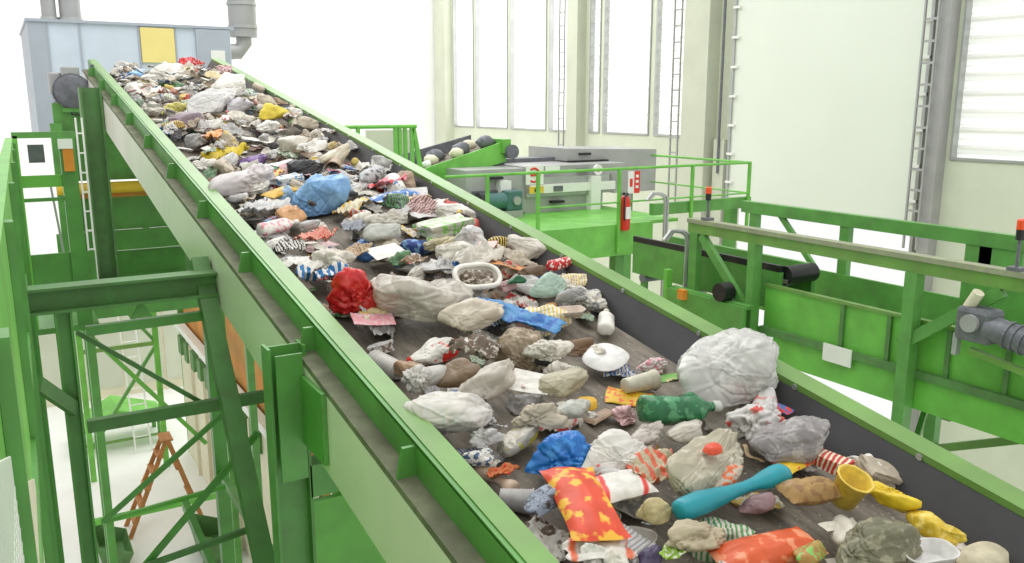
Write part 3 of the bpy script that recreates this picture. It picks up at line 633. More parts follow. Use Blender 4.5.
def mk_sack(seed, w, h, n=6):   # air-filled film bag: taut panels, fine pleats fanning out of a gathered corner
    vs, fs = ico(n); o = seed*2.7; r_ = random.Random(seed*13+1); P = np.array(vs)
    N = np.array([unit(r_) for _ in range(11)]); D = np.array([.75+.35*r_.random() for _ in range(11)])
    R = np.minimum(((np.maximum(P @ N.T, 0)/D)**7).sum(1)**(-1/7), 1.35)
    g = np.array([.85, .35, .3]); g /= np.linalg.norm(g); a = np.cross(g, [0, 0, 1]); a /= np.linalg.norm(a); b = np.cross(g, a)
    ang = np.arctan2(P @ b, P @ a); near = np.clip((P @ g+.35)/1.35, 0, 1)
    fan = np.array([noise.noise(Vector((math.cos(q)*4.5+o, math.sin(q)*4.5, d_*.8))) for q, d_ in zip(ang, P @ g)])
    R += near*.16*fan+.30*np.clip((P @ g-.86)/.14, 0, 1)
    R *= 1+.16*np.array([nz(p, 1.3, o) for p in vs])
    for _ in range(26):
        m = unit(r_); c = (r_.random()-.5)*1.5; x = P @ m-c+.18*np.array([nz(p, 1.6, o+_) for p in vs[::1]])
        R += (.035 if _ % 2 else -.04)*np.exp(-(x/.035)**2)*(.4+.6*r_.random())
    out = P*R[:, None]; z = out[:, 2]; out[:, 2] = np.where(z > -.35, z, -.35+(z+.35)*.2)
    return [('bag', norm(out, w, h), fs, True)]
def grid_solid(nx, ny, fn, th):
    top = []; bot = []
    for i in range(nx+1):
        for j in range(ny+1):
            p = np.array(fn(i/nx*2-1, j/ny*2-1)); top.append(p+np.array([0,0,th])); bot.append(p)
    n = len(top); fs = []; I = lambda i, j: i*(ny+1)+j
    for i in range(nx):
        for j in range(ny):
            q = (I(i,j), I(i+1,j), I(i+1,j+1), I(i,j+1)); fs.append(q); fs.append(tuple(k+n for k in q[::-1]))
    e = [I(i,0) for i in range(nx+1)]+[I(nx,j) for j in range(1,ny+1)]+[I(i,ny) for i in range(nx-1,-1,-1)]+[I(0,j) for j in range(ny-1,0,-1)]
    for a in range(len(e)): b = (a+1) % len(e); fs.append((e[a], e[a]+n, e[b]+n, e[b]))
    return top+bot, fs
def mk_film(seed, w, h, n=22, rag=.35, rough=1.0):
    o = seed*2.31
    def fn(u, v):
        k = max(abs(u), abs(v), 1e-6); r = math.hypot(u, v); a = math.atan2(v, u)
        s = k/max(r, 1e-6) if r > 1e-6 else 1
        f = 1-(1-s)*.6; e = 1+rag*nz((math.cos(a), math.sin(a), 0), 1.8, o)
        x, y = u*f*e, v*f*e
        z = .5*nz((u, v, 0), 1.1, o+3)+rough*(.45*(.4-abs(nz((u, v, .3), 2.2, o+7)))+.26*(.3-abs(nz((u, v, .7), 4.5, o+1)))+.12*nz((u, v, .1), 9, o))
        return (x, y, z)
    v, f = grid_solid(n, n, fn, .035); v = np.array(v); v[:, :2] *= .5
    v = v-np.array([0, 0, v[:, 2].min()]); v[:, 2] *= 1/max(v[:, 2].max(), 1e-3)
    v[:, 2] *= h; ext = v[:, :2].max(0)-v[:, :2].min(0); v[:, 0] /= ext[0]; v[:, 1] *= w/ext[1]
    return [('film', v, f, True)]
def mk_card(seed, w, h, bend=.25, n=12):
    o = seed*1.7; lift = max(h-.02, .001)
    def fn(u, v):
        z = bend*(nz((u*.5, v*.4, 0), 1.5, o)+.25*nz((u, v, 0), 3, o))
        return (u*.5, v*.5*w, z)
    v, f = grid_solid(n, n, fn, .012); v = np.array(v); v[:, 2] -= v[:, 2].min()
    if v[:, 2].max() > h: v[:, 2] *= h/v[:, 2].max()
    return [('sheet', v, f, False)]
def mk_box(seed, w, h, crush=.08, n=5):
    bm = bmesh.new(); bmesh.ops.create_cube(bm, size=2); bmesh.ops.subdivide_edges(bm, edges=bm.edges[:], cuts=n, use_grid_fill=True)
    vs = []
    for v in bm.verts:
        p = v.co; k = 1+crush*3*nz(p, .8, seed*1.9)-crush*2*abs(nz(p, 1.9, seed)); vs.append((p.x*k, p.y*k, p.z*k))
    bm.verts.ensure_lookup_table(); bm.verts.index_update(); fs = [tuple(q.index for q in f.verts) for f in bm.faces]; bm.free()
    return [('box', norm(vs, w, h), fs, False)]
def lathe(prof, n=20, close=True):  # along x
    vs = []; fs = []
    for x, r in prof: vs += [(x, r*math.cos(2*pi*k/n), r*math.sin(2*pi*k/n)) for k in range(n)]
    m = len(prof)
    for i in range(m-1):
        for k in range(n): k2 = (k+1) % n; fs.append((i*n+k, (i+1)*n+k, (i+1)*n+k2, i*n+k2))
    if close: fs.append(tuple(range(n))); fs.append(tuple((m-1)*n+k for k in range(n))[::-1])
    return np.array(vs, float), fs
def dented(v, seed, amt):
    q = v.copy()
    for i, p in enumerate(v):
        k = 1-amt*2*abs(nz(p, 3.5, seed*1.3)); q[i, 1] *= k; q[i, 2] *= k
    return q
def mk_bottle(seed, w, h, dent=.25):
    R = .5
    prof = [(-.5,.3*R),(-.49,.8*R),(-.46,R),(-.3,R),(-.28,.93*R),(-.26,R),(-.05,R),(-.03,.93*R),(-.01,R),(.15,R),(.22,.9*R),(.3,.55*R),(.36,.3*R),(.42,.28*R)]
    v, f = lathe(prof, 22); v[:, 1:] *= w; v = dented(v, seed, dent); v[:, 2] *= h/w; 
    c, cf = lathe([(.40,.34*R),(.405,.36*R),(.49,.36*R),(.5,.3*R)], 16); c[:, 1:] *= w; c[:, 2] *= h/w
    z0 = v[:, 2].min(); v[:, 2] -= z0; c[:, 2] -= z0
    return [('bottle', v, f, True), ('cap', c, cf, True)]
def mk_jug(seed, w, h):  # detergent bottle with a pinched grip
    R = .5
    prof = [(-.5,.5*R),(-.48,.85*R),(-.44,.95*R),(-.3,.98*R),(-.15,.8*R),(-.02,.58*R),(.1,.5*R),(.2,.58*R),(.3,.85*R),(.4,R),(.46,.96*R),(.49,.75*R),(.5,.3*R)]
    v, f = lathe(prof, 24); v[:, 1:] *= w; v[:, 2] *= h/w; v = dented(v, seed, .06); v[:, 2] -= v[:, 2].min()
    return [('bottle', v, f, True)]
def mk_can(seed, w, h):
    R = .5
    v, f = lathe([(-.5,.78*R),(-.48,.86*R),(-.44,R),(.42,R),(.47,.84*R),(.5,.8*R),(.5,.74*R),(.48,.7*R)], 20); v[:, 1:] *= w; v = dented(v, seed, .12); v[:, 2] *= h/w; v[:, 2] -= v[:, 2].min()
    t, tf = lathe([(.482,.7*R),(.487,.68*R)], 20); t[:, 1:] *= w; t[:, 2] *= h/w; t[:, 2] -= t[:, 2].min()-.15*w*.5
    return [('can', v, f, True), ('lid', t, tf, True)]
def mk_cup(seed, w, h, up=True):
    R = .5
    prof = [(0,0.001),(0,.70*R),(.02,.74*R),(.95,.96*R),(.96,1.06*R),(1,1.06*R),(1,.95*R),(.95,.9*R),(.05,.66*R),(.045,.001)]
    v, f = lathe([(x*h, r) for x, r in prof], 24, False); v = dented(v, seed, .06)
    if up: v = v[:, [2, 1, 0]]
    else: v[:, 0] -= h/2
    f = [q[::-1] for q in f]
    if not up: v[:, 2] *= w; v[:, 1] *= w; v[:, 0] *= 1/h; v[:, 2] -= v[:, 2].min()
    return [('cup', v, f, True)]
def mk_tray(seed, w, h, sq=3.2):
    vs = []; fs = []; n = 28
    rings = [(.0,.5),(.72,.0),(.8,.02),(.93,.85),(.96,1),(1,1),(1,.9),(.95,.8),(.84,-.06),(.0,-.06)]
    for q, z in rings:
        for k in range(n):
            a = 2*pi*k/n; c, s = math.cos(a), math.sin(a); m = (abs(c)**sq+abs(s)**sq)**(-1/sq)
            vs.append((.5*q*m*c, .5*w*q*m*s, h*(z if q > .1 or z < 0 else 0)))
    for i in range(len(rings)-1):
        for k in range(n): k2 = (k+1) % n; fs.append((i*n+k, i*n+k2, (i+1)*n+k2, (i+1)*n+k))
    v = np.array(vs); v[:, 2] -= v[:, 2].min(); v[:, 2] += .015*np.sin(v[:, 0]*7+seed)
    v[:, 2] -= v[:, 2].min(); return [('tray', v, fs, True)]
def mk_plate(seed, w, h):   # dished lid lying bottom up
    r = mk_tray(seed, w, h, 2.4); v = r[0][1]; v[:, 2] = v[:, 2].max()-v[:, 2]; return [('lid', v, [q[::-1] for q in r[0][2]], True)]
def mk_lump(seed, w, h, rough=.35): return [('lump', mk_bag(seed, w, h, 4, rough)[0][1], ico(4)[1], True)]
def mk_ring(seed, w, h):
    mb = MB(); mb.tube([(.45*math.cos(a), .45*w*math.sin(a), h*.5+.03*math.sin(3*a)) for a in np.linspace(0, 2*pi, 33)], .05, 10, False)
    wall = MB(); n = 28
    for z, s in ((h*.5,.93),(0,.7)): wall.v += [(.45*s*math.cos(2*pi*k/n), .45*s*w*math.sin(2*pi*k/n), z) for k in range(n)]
    wall.f = [(k, (k+1) % n, n+(k+1) % n, n+k) for k in range(n)]+[tuple(range(n, 2*n))]
    l = mk_bag(seed, w*.72, h*.7, 5)[0]; lv = l[1]*np.array([.72, 1, 1])
    return [('rim', np.array(mb.v), mb.f, True), ('basket', np.array(wall.v), wall.f, True), ('crumpled_filling', lv, l[2], True)]
def mk_strip(seed, w, h):
    o = seed*1.1
    v, f = grid_solid(16, 3, lambda u, t: (u*.5, t*.5*w+.08*math.sin(u*3+o), h*(.5+.5*math.sin(u*4+o))), .02)
    return [('strip', np.array(v)-np.array([0,0,0]), f, True)]
def mk_pouch(seed, w, h):  # sealed packet: flat seams, puffed middle
    o = seed*1.9
    def shape(sg):
        def fn(u, t):
            k = (1-abs(u)**4)*(1-t*t)**.5 if abs(t) < 1 else 0
            crease = .25*abs(nz((u, t, 0), 3, o))+.14*nz((u*2, t, 0), 5, o)
            return (u*.5*(1-.05*t*t), t*.5*w*(1-.1*(1-abs(u)**6)), sg*h*.5*k*(1-crease)+.1*h*nz((u, t, 0), 2, o))
        return fn
    n = 18; a = []; f = []
    for sg in (1, -1):
        b = len(a); g_ = shape(sg)
        a += [g_(i/n*2-1, j/n*2-1) for i in range(n+1) for j in range(n+1)]
        for i in range(n):
            for j in range(n):
                q = (b+i*(n+1)+j, b+(i+1)*(n+1)+j, b+(i+1)*(n+1)+j+1, b+i*(n+1)+j+1); f.append(q if sg > 0 else q[::-1])
    v = np.array(a); v[:, 2] -= v[:, 2].min(); return [('pouch', v, f, True)]
MK = dict(bag=lambda s, w, h: mk_bag(s, w, h) if s % 2 else mk_sack(s, w, h, 5), film=mk_film, card=mk_card, box=mk_box, bottle=mk_bottle, jug=mk_jug, can=mk_can, cup=mk_cup, tray=mk_tray, plate=mk_plate, lump=mk_lump, ring=mk_ring, strip=mk_strip, pouch=mk_pouch,
          softbag=mk_sack, knot=lambda s, w, h: mk_bag(s, w, h, 5, 1.0, True), bigbag=lambda s, w, h: mk_sack(s, w, h) if s % 3 else mk_bag(s, w, h, 5, .85), cupside=lambda s, w, h: mk_cup(s, w, h, False))
# height field of the pile in belt coordinates (across, along)
CELL = .02; HX0, HY0 = 1.0, -1.0
HF = np.zeros((90, 680)); xs = HX0+CELL*np.arange(90)
HF[:] = np.maximum(0, np.where(xs > 2.44, (xs-2.44)*1.55, 0))[:, None]; HF[:4] = .17; HF[4:9] = np.linspace(.17, 0.02, 5)[:, None]
cs, sn = math.cos(SLOPE), math.sin(SLOPE)
def to_world(u, v, w):  # across, along the slope measured horizontally, height off the belt
    return Vector((u, v-w*sn, BELT_Z+math.tan(SLOPE)*v+w*cs+ZC))
def settle(pts, u, v, soft):
    i = np.floor((pts[:, 0]+u-HX0)/CELL).astype(int); j = np.floor((pts[:, 1]+v-HY0)/CELL).astype(int)
    ok = (i >= 0) & (i < HF.shape[0]) & (j >= 0) & (j < HF.shape[1])
    if not ok.any(): return 0.0, None
    i, j, z = i[ok], j[ok], pts[ok, 2]
    cell = i*HF.shape[1]+j; uq, inv = np.unique(cell, return_inverse=True)
    lo = np.full(len(uq), 9.); hi = np.full(len(uq), -9.); np.minimum.at(lo, inv, z); np.maximum.at(hi, inv, z)
    gap = HF.ravel()[uq]-lo
    return float(np.quantile(gap, soft)), (uq, hi)
def commit(cells, w):
    uq, hi = cells; f = HF.ravel(); f[uq] = np.maximum(f[uq], hi+w); HF[:] = f.reshape(HF.shape)
_mesh = {}
def get_meshes(kind, seed, w, h, mats):
    key = (kind, seed, w, h, tuple(m.name for m in mats))
    if key not in _mesh:
        out = []
        for i, (nm, v, f, sm) in enumerate(MK[kind](seed, w, h)):
            me = bpy.data.meshes.new(nm); me.from_pydata([tuple(map(float, p)) for p in v], [], f); me.update()
            if sm: me.polygons.foreach_set('use_smooth', [True]*len(me.polygons))
            me.materials.append(mats[min(i, len(mats)-1)]); out.append((nm, me, np.array(v)))
        _mesh[key] = out
    return _mesh[key]
def put(name, kind, seed, u, v, L, yaw, w, h, mats, label, cat, group=None, tilt=(0, 0), soft=.93, pix=None, lift=0.0, wmax=None):
    ms = get_meshes(kind, seed, w, h, mats)
    R = Euler((tilt[0], tilt[1], 0)).to_matrix(); Rz = Matrix.Rotation(yaw, 3, 'Z')
    M3 = np.array(Rz @ R)*L
    allv = np.vstack([m[2] for m in ms]); cen = (allv.max(0)+allv.min(0))/2; cenr = M3 @ cen
    pts = allv @ M3.T
    hh = (pts[:, 2].max()-pts[:, 2].min())/2
    ww = 0
    for it in range(3 if pix else 1):
        if pix:
            u, v, _ = belt_point(pix[0], pix[1], ww+cenr[2]); v = v+(ww+cenr[2])*sn
            u -= cenr[0]; v -= cenr[1]
        ww, cells = settle(pts, u, v, soft)
        if wmax is not None: ww = min(ww, wmax)
        ww += lift
    if pix:
        u, v, _ = belt_point(pix[0], pix[1], ww+cenr[2]); v = v+(ww+cenr[2])*sn; u -= cenr[0]; v -= cenr[1]
        cells = settle(pts, u, v, soft)[1]
    if cells: commit(cells, ww)
    o = bpy.data.objects.new(name, ms[0][1]); C.objects.link(o)
    B = Matrix.Rotation(SLOPE, 3, 'X') @ Rz @ R
    o.matrix_world = Matrix.Translation(to_world(u, v, ww)) @ B.to_4x4() @ Matrix.Diagonal((L, L, L, 1))
    tag(o, label, cat, group)
    for nm, me, _ in ms[1:]:
        c = bpy.data.objects.new(nm, me); C.objects.link(c); c.parent = o
    return o
# ---- palette
WHT=(236,232,222); OFFW=(218,212,198); BEI=(196,184,162); GRY=(178,176,172); LGR=(206,204,200); DGR=(84,82,84); BRN=(150,122,92); CREAM=(230,220,190)
BLU=(44,122,202); LBL=(130,176,216); RED_=(214,42,34); ORA=(226,104,40); YEL=(236,190,40); GRN=(40,120,66); LGN=(132,196,96); PNK=(226,150,160); PUR=(112,76,140); TEA=(20,150,164); BLK=(40,40,44)
def T(c1, c2=None, pat='plain', rough=.45, alpha=1.0, sc=9.0): return tmat(c1, c2, pat, rough, alpha, sc)
# ---- the singled-out pieces: kind, ends of the long axis in the photograph, width and height as shares of length, materials, name, category, label
I = []
def item(kind, x1, y1, x2, y2, w, h, mats, name, cat, label, tilt=(0, 0), ks=1.0, lift=0, wmax=.10):
    I.append((kind, x1, y1, x2, y2, w, h, mats if isinstance(mats, list) else [mats], name, cat, label, tilt, ks, lift, wmax))
# far third
item('knot',180,64,204,62,.6,.5,T(RED_,PNK,'print'),'plastic_bag','bag','red plastic bag at the very top of the belt by the yellow hatch')
item('bigbag',212,87,244,80,.7,.5,T(WHT),'plastic_bag','bag','large white plastic bag near the top of the belt by the right wall')
item('bag',128,76,146,72,.6,.4,T(LBL),'plastic_bag','bag','small blue bag at the top left end of the belt')
item('bag',148,73,186,70,.5,.35,T(WHT),'plastic_bag','bag','white bag at the top end of the belt below the yellow hatch')
item('film',140,94,166,90,.5,.3,T(WHT,RED_,'print'),'wrapper','wrapper','white wrapper with red print near the top left of the belt')
item('bag',164,110,184,104,.6,.5,T((214,206,120)),'plastic_bag','bag','pale yellow-green bag in the upper left of the heap')
item('bag',176,122,204,116,.7,.5,T((140,122,130)),'plastic_bag','bag','brownish purple bag in the upper left of the heap')
item('bigbag',196,104,236,96,.6,.45,T(LGR),'plastic_bag','bag','large pale grey bag in the middle of the upper heap')
item('bag',228,108,252,100,.6,.5,T((176,172,176)),'plastic_bag','bag','grey sagging bag near the right wall high on the belt')
item('lump',260,112,284,108,.7,.6,T((230,208,72)),'plastic_tub','tub','yellow rounded tub near the right wall high on the belt')
item('film',206,138,226,130,.8,.4,T((236,196,120),ORA,'stripe'),'wrapper','wrapper','orange and cream striped wrapper in the upper heap')
item('film',204,158,250,146,.36,.3,T((222,196,40)),'plastic_sheet','plastic sheet','long crumpled bright yellow plastic sheet in the upper heap')
item('bag',246,164,268,156,.8,.45,T(PUR),'plastic_bag','bag','purple bag next to the white card in the upper heap')
item('card',268,172,300,164,.75,.05,T(WHT),'paper_sheet','paper','square white paper sheet between the purple bag and a black bag',tilt=(.25,0))
item('bag',292,170,320,160,.6,.45,T(BLK),'plastic_bag','bag','black bag just right of the white paper in the upper heap')
item('bag',256,128,276,122,.7,.5,T(WHT),'plastic_bag','bag','white crumpled bag on the upper right of the heap')
item('bag',282,146,306,140,.7,.55,T(OFFW),'plastic_bag','bag','off-white bag near the right wall in the upper heap')
item('bag',304,148,322,142,.8,.6,T(WHT),'plastic_bag','bag','rounded white bag second from the right wall in the upper heap')
item('bag',322,158,348,150,.7,.6,T((216,206,182)),'plastic_bag','bag','cream bag against the right wall above the pink wrapper')
item('card',236,136,268,142,.3,.06,T(WHT),'paper_strip','paper','long white paper strip across the upper heap')
# middle
item('bigbag',222,188,262,172,.7,.5,T((206,198,196)),'plastic_bag','bag','pale pinkish grey bag by the left wall in the middle heap')
item('film',252,182,278,172,.7,.4,T((232,204,120),RED_,'print'),'wrapper','wrapper','cream wrapper with red marks beside the yellow piece')
item('pouch',268,196,292,188,.6,.25,T((224,176,56)),'packet','packet','mustard yellow packet in the middle heap below the white paper')
item('box',278,182,300,176,.5,.3,T(LBL,WHT,'check'),'carton','carton','small pale blue carton beside the light blue bag')
item('bigbag',304,200,346,182,1.0,.8,T((122,168,214),LBL,'print'),'plastic_bag','bag','big light blue plastic bag in the middle of the belt')
item('film',240,212,286,200,.5,.3,T((214,214,212),rough=.25),'foil_sheet','foil','silvery crumpled foil sheet by the left wall')
item('film',340,212,366,200,.8,.5,T(CREAM,YEL,'print'),'wrapper','wrapper','cream wrapper with yellow patches right of the light blue bag')
item('bag',366,222,404,214,.5,.45,T(OFFW),'plastic_bag','bag','off-white long bag in front of the blue strip')
item('pouch',376,200,414,192,.4,.2,T((66,120,190),WHT,'print'),'packet','packet','blue and white packet near the right wall')
item('film',376,184,402,178,.8,.5,T(PNK,RED_,'print'),'wrapper','wrapper','pink wrapper near the right wall')
item('bag',362,178,384,170,.7,.5,T((190,190,190),DGR,'print'),'plastic_bag','bag','grey and white rumpled bag by the right wall above the pink wrapper')
item('bottle',262,230,296,222,.42,.36,[T(WHT,PNK,'print'),T(WHT)],'plastic_bottle','bottle','white and pink plastic bottle in the middle heap near the left wall')
item('bag',300,226,320,222,.6,.45,T(GRY),'plastic_bag','bag','small grey bag right of the white and pink bottle')
item('film',268,250,306,244,.6,.35,T(WHT,BLK,'stripe',sc=5),'wrapper','wrapper','black and white striped wrapper by the left wall')
item('card',306,250,334,244,.6,.15,T(OFFW,PNK,'stripe'),'carton','carton','flattened pale carton with pink stripes left of the brown cardboard')
item('film',300,240,332,230,.7,.35,T((214,176,150),RED_,'stripe'),'wrapper','wrapper','red and tan striped wrapper in the middle of the belt')
item('film',336,256,372,246,.7,.35,T((206,180,146),BRN,'stripe'),'cardboard_scrap','cardboard','torn brown and tan cardboard left of a white card')
item('film',344,228,364,222,.7,.5,T((170,172,182)),'foil_scrap','foil','small silver-grey foil scrap on bare belt')
item('bag',366,234,402,226,.6,.4,T((196,198,188),alpha=.85),'plastic_bag','bag','clear greyish bag behind the white card')
item('card',372,254,400,248,.72,.06,T(WHT),'paper_sheet','paper','square white card lying left of the blue bag', tilt=(.2,0))
item('bag',402,248,438,244,.55,.45,T((58,84,156),LBL,'print'),'plastic_bag','bag','crumpled dark blue bag right of the square white card')
item('bag',426,248,456,238,.5,.4,T((206,196,160)),'plastic_bag','bag','small cream bag touching the dark blue bag')
item('box',424,232,466,222,.5,.3,T((206,206,190),LGN,'print'),'carton','carton','crushed pale carton with green edge near the right wall')
item('film',402,262,424,256,.6,.4,T(BRN,OFFW,'print'),'paper_scrap','paper','brown paper scrap below the dark blue bag')
item('film',302,276,350,270,.45,.3,T((40,124,186),WHT,'stripe',sc=3),'plastic_bag','bag','flat blue and white bag left of the red bag')
item('bag',334,292,384,278,.9,.85,T((206,36,34),(220,70,60),'print',rough=.25),'plastic_bag','bag','glossy bright red plastic bag near the left wall')
item('softbag',382,298,472,288,.75,.45,T((200,192,178),(210,204,192),'print',rough=.28,alpha=.82),'plastic_bag','bag','largest beige translucent bag in the middle of the belt')
item('knot',400,285,430,268,.7,.5,T((206,200,186),alpha=.9),'plastic_bag','bag','pale bag with knotted handle lying against the largest beige bag')
item('card',354,320,392,318,.62,.09,T((220,188,186),PNK,'check'),'packet','packet','flat pink square packet by the left wall', tilt=(.1,.05))
item('ring',456,280,498,276,.85,.42,[T(WHT),T(OFFW),T((120,104,88),(206,196,180),'print')],'round_basket','basket','white-rimmed round basket full of brown crumpled waste',tilt=(.35,0),lift=.03)
item('film',460,260,500,248,.55,.4,T(OFFW),'paper_sheet','paper','pointed off-white paper behind the round basket')
item('card',494,262,530,272,.35,.12,T((208,140,76)),'cardboard_scrap','cardboard','orange-brown cardboard strip right of the round basket')
item('lump',522,272,546,268,.5,.45,T((124,100,80)),'brown_lump','lump','dark brown lump against the right wall behind the round basket')
item('lump',508,280,524,278,.6,.5,T((44,110,72)),'plastic_scrap','plastic scrap','dark green plastic piece right of the round basket')
item('bag',532,286,566,280,.75,.6,T((184,208,190),alpha=.85),'plastic_cup','cup','pale green translucent crumpled cup below the red can')
item('can',550,266,568,262,.62,.6,[T((206,40,44),WHT,'print'),T(LGR,rough=.3)],'drink_can','can','small red can against the right wall')
item('film',474,300,556,326,.42,.16,T((86,152,206),(56,110,180),'print'),'plastic_sheet','plastic sheet','long flat sky blue plastic sheet right of the beige bags')
item('film',496,306,522,316,.6,.2,T((224,216,90),LBL,'print'),'wrapper','wrapper','yellow and blue wrapper lying on the sky blue sheet')
item('bag',448,318,500,306,.6,.45,T((210,198,178)),'plastic_bag','bag','beige bag in front of the round basket')
item('bag',552,298,586,290,.5,.4,T(GRY),'plastic_bag','bag','grey bag by the right wall below the pale green cup')
item('tray',556,314,582,310,.6,.2,T((222,206,190)),'food_tray','tray','small pale food tray near the right wall')
item('lump',540,310,556,306,.7,.5,T((190,140,70)),'food_scrap','scrap','orange-brown scrap at the right end of the sky blue sheet')
item('bottle',606,334,606,307,.62,.55,[T(WHT),T(OFFW)],'plastic_bottle','bottle','short white plastic bottle against the right wall',ks=.85)
item('lump',566,346,590,342,.9,.7,T((142,112,84)),'brown_ball','ball','small brown ball left of the white oval lid')
item('plate',588,350,624,362,1.25,.10,T((232,230,226)),'oval_lid','lid','large white oval lid lying on the bare belt', tilt=(.12,0))
item('bag',636,368,668,362,.62,.5,T((226,214,212),PNK,'print'),'paper_ball','paper','crumpled white and pink paper on bare belt right of the oval lid')
item('bigbag',498,348,546,344,.9,.8,T((150,132,108),(176,160,138),'print'),'paper_bag','bag','upright crumpled brown paper bag in the middle of the belt')
item('bag',534,352,566,342,.8,.55,T(OFFW),'plastic_bag','bag','off-white bag just right of the crumpled brown bag')
item('bag',414,358,458,344,.5,.4,T(WHT,RED_,'print',sc=4),'plastic_bag','bag','white crumpled bag with a red spot left of the brown paper bag')
item('can',372,358,400,372,.7,.62,[T((206,202,190),GRY,'stripe',sc=5),T(GRY)],'tin_can','can','pale tin can with grey bands by the left wall')
item('bag',394,366,424,372,.6,.5,T((176,144,112)),'paper_bag','bag','light brown crumpled paper touching the pale tin can')
item('bag',410,384,444,362,.7,.55,T((208,204,196),alpha=.88),'plastic_bag','bag','clear crumpled bag in front of the brown ball')
item('lump',438,376,476,370,.75,.65,T((134,112,88)),'paper_ball','ball','large round brown paper ball near the left wall')
item('film',450,344,498,350,.6,.5,T((126,108,92),OFFW,'print'),'paper_scrap','paper','dark brown torn paper heap right of the white bag with red spot')
item('bag',468,394,512,362,.6,.5,T((190,182,168)),'plastic_bag','bag','grey-beige bag twisted left of the white card')
item('card',513,378,549,386,.66,.06,T((240,236,226)),'paper_card','card','clean white rectangular card in the middle of the belt',tilt=(.42,-.05),lift=.02)
item('bag',546,384,586,374,.8,.55,T((184,176,150)),'plastic_bag','bag','khaki bag right of the clean white card')
# near
item('softbag',414,402,484,420,.78,.5,T((212,206,196),LGR,'print'),'plastic_bag','bag','large white-grey plastic bag against the left wall')
item('film',470,392,492,428,.4,.3,T(DGR,GRY,'stripe',sc=4),'plastic_sheet','plastic sheet','dark grey plastic strip right of the large white-grey bag')
item('bag',470,440,500,430,.6,.5,T(LGR),'plastic_bag','bag','small light grey bag in front of the large white-grey bag')
item('bag',500,446,536,424,.7,.55,T(OFFW,(226,210,60),'print',sc=3.5),'plastic_bag','bag','off-white bag with a yellow patch left of the blue bag')
item('bag',520,420,562,410,.7,.5,T(BEI),'plastic_bag','bag','beige bag below the clean white card')
item('bag',556,412,592,404,.6,.45,T((206,206,196),alpha=.9),'plastic_bag','bag','clear bag below the khaki bag by the yellow cap')
item('plate',578,404,596,402,.9,.35,T((238,186,50)),'jar_lid','lid','round yellow jar lid right of the khaki bag')
item('pouch',606,394,652,402,.6,.12,T((238,194,44),ORA,'print'),'packet','packet','flat yellow and orange packet on bare belt',tilt=(.15,0))
item('cupside',626,386,654,380,.7,.5,T((216,212,190)),'plastic_tub','tub','small off-white tub behind the yellow and orange packet')
item('card',646,380,690,374,.35,.08,T((128,190,88)),'plastic_strip','plastic strip','light green flat plastic strip left of the huge clear bag')
item('softbag',676,368,782,352,.7,.5,T((216,215,210),(228,227,222),'print',rough=.25,alpha=.78),'plastic_bag','bag','huge whitish translucent bag bulging over the right wall',ks=.9)
item('bag',724,392,746,386,.8,.7,T((206,120,128),WHT,'print'),'carton','carton','red and white crumpled carton in front of the huge clear bag')
item('bottle',646,410,716,406,.46,.42,[T((46,122,76),(90,160,112),'print',rough=.2,alpha=.9),T((200,206,196))],'plastic_bottle','bottle','green translucent plastic bottle in the middle of the near belt')
item('bag',668,436,704,424,.7,.5,T(OFFW),'plastic_bag','bag','off-white bag below the green bottle')
item('bag',630,440,664,430,.6,.45,T((206,196,186)),'plastic_bag','bag','pinkish beige bag right of the white bag')
item('bigbag',532,458,594,444,.8,.55,T((30,116,200),(60,140,214),'print',rough=.3),'plastic_bag','bag','vivid blue plastic bag in the near left of the belt')
item('bigbag',584,452,646,448,.75,.45,T((222,218,210)),'plastic_bag','bag','large white crumpled bag right of the vivid blue bag')
item('pouch',592,492,644,480,.8,.3,T(WHT,(220,60,50),'band',sc=.6),'plastic_bag','bag','white bag with a red printed band right of the crisp packet')
item('pouch',566,468,600,534,.72,.28,T((228,76,40),(242,184,56),'print',sc=7),'crisp_packet','packet','red, orange and yellow crisp packet at near left', tilt=(0,0))
item('film',566,552,630,546,.6,.14,T((226,222,212),(220,110,70),'band',sc=.5),'paper_sheet','paper','white sheet with a thin red stripe at the bottom edge of the photo')
item('cupside',500,498,532,502,.8,.6,T((196,192,188)),'plastic_cup','cup','grey plastic cup against the left wall in the near heap')
item('bag',530,506,562,486,.7,.4,T((150,160,178),DGR,'print'),'plastic_bag','bag','bluish grey bag left of the crisp packet')
item('jug',478,468,514,490,.45,.4,T((206,182,156)),'cardboard_tube','tube','beige tube against the left wall')
item('bag',466,462,494,452,.7,.5,T(WHT,(70,100,130),'print'),'plastic_bag','bag','white and dark blue bag against the left wall')
item('film',490,474,520,466,.5,.4,T((220,130,70),RED_,'print'),'wrapper','wrapper','small orange and red wrapper left of the vivid blue bag')
item('film',636,476,692,460,.75,.35,T((206,192,160),(224,110,80),'stripe',sc=2.5),'paper_bag','bag','beige paper bag with red stripes left of the bag with red spot')
item('bigbag',682,480,740,432,.62,.4,T((192,184,160),(206,200,180),'print',alpha=.92),'plastic_bag','bag','khaki translucent bag with a red round spot')
item('plate',706,450,720,447,.9,.3,T((232,84,48)),'printed_spot','spot','red',lift=.012,wmax=.4)
item('bag',736,424,790,400,.7,.5,T((222,218,214),(214,90,80),'print',sc=4),'plastic_bag','bag','white bag with red and blue print right of the khaki bag')
item('pouch',756,398,790,412,.4,.15,T((70,100,170),RED_,'print',sc=5),'packet','packet','blue and red packet on top of the white printed bag')
item('softbag',766,446,824,428,.8,.6,T((158,152,152),(178,172,170),'print',rough=.25,alpha=.8),'plastic_bag','bag','smoky grey translucent bag by the right wall')
item('jug',686,508,782,474,.23,.2,T((24,152,166),rough=.35),'detergent_bottle','bottle','long teal plastic bottle pinched in the middle',lift=.01)
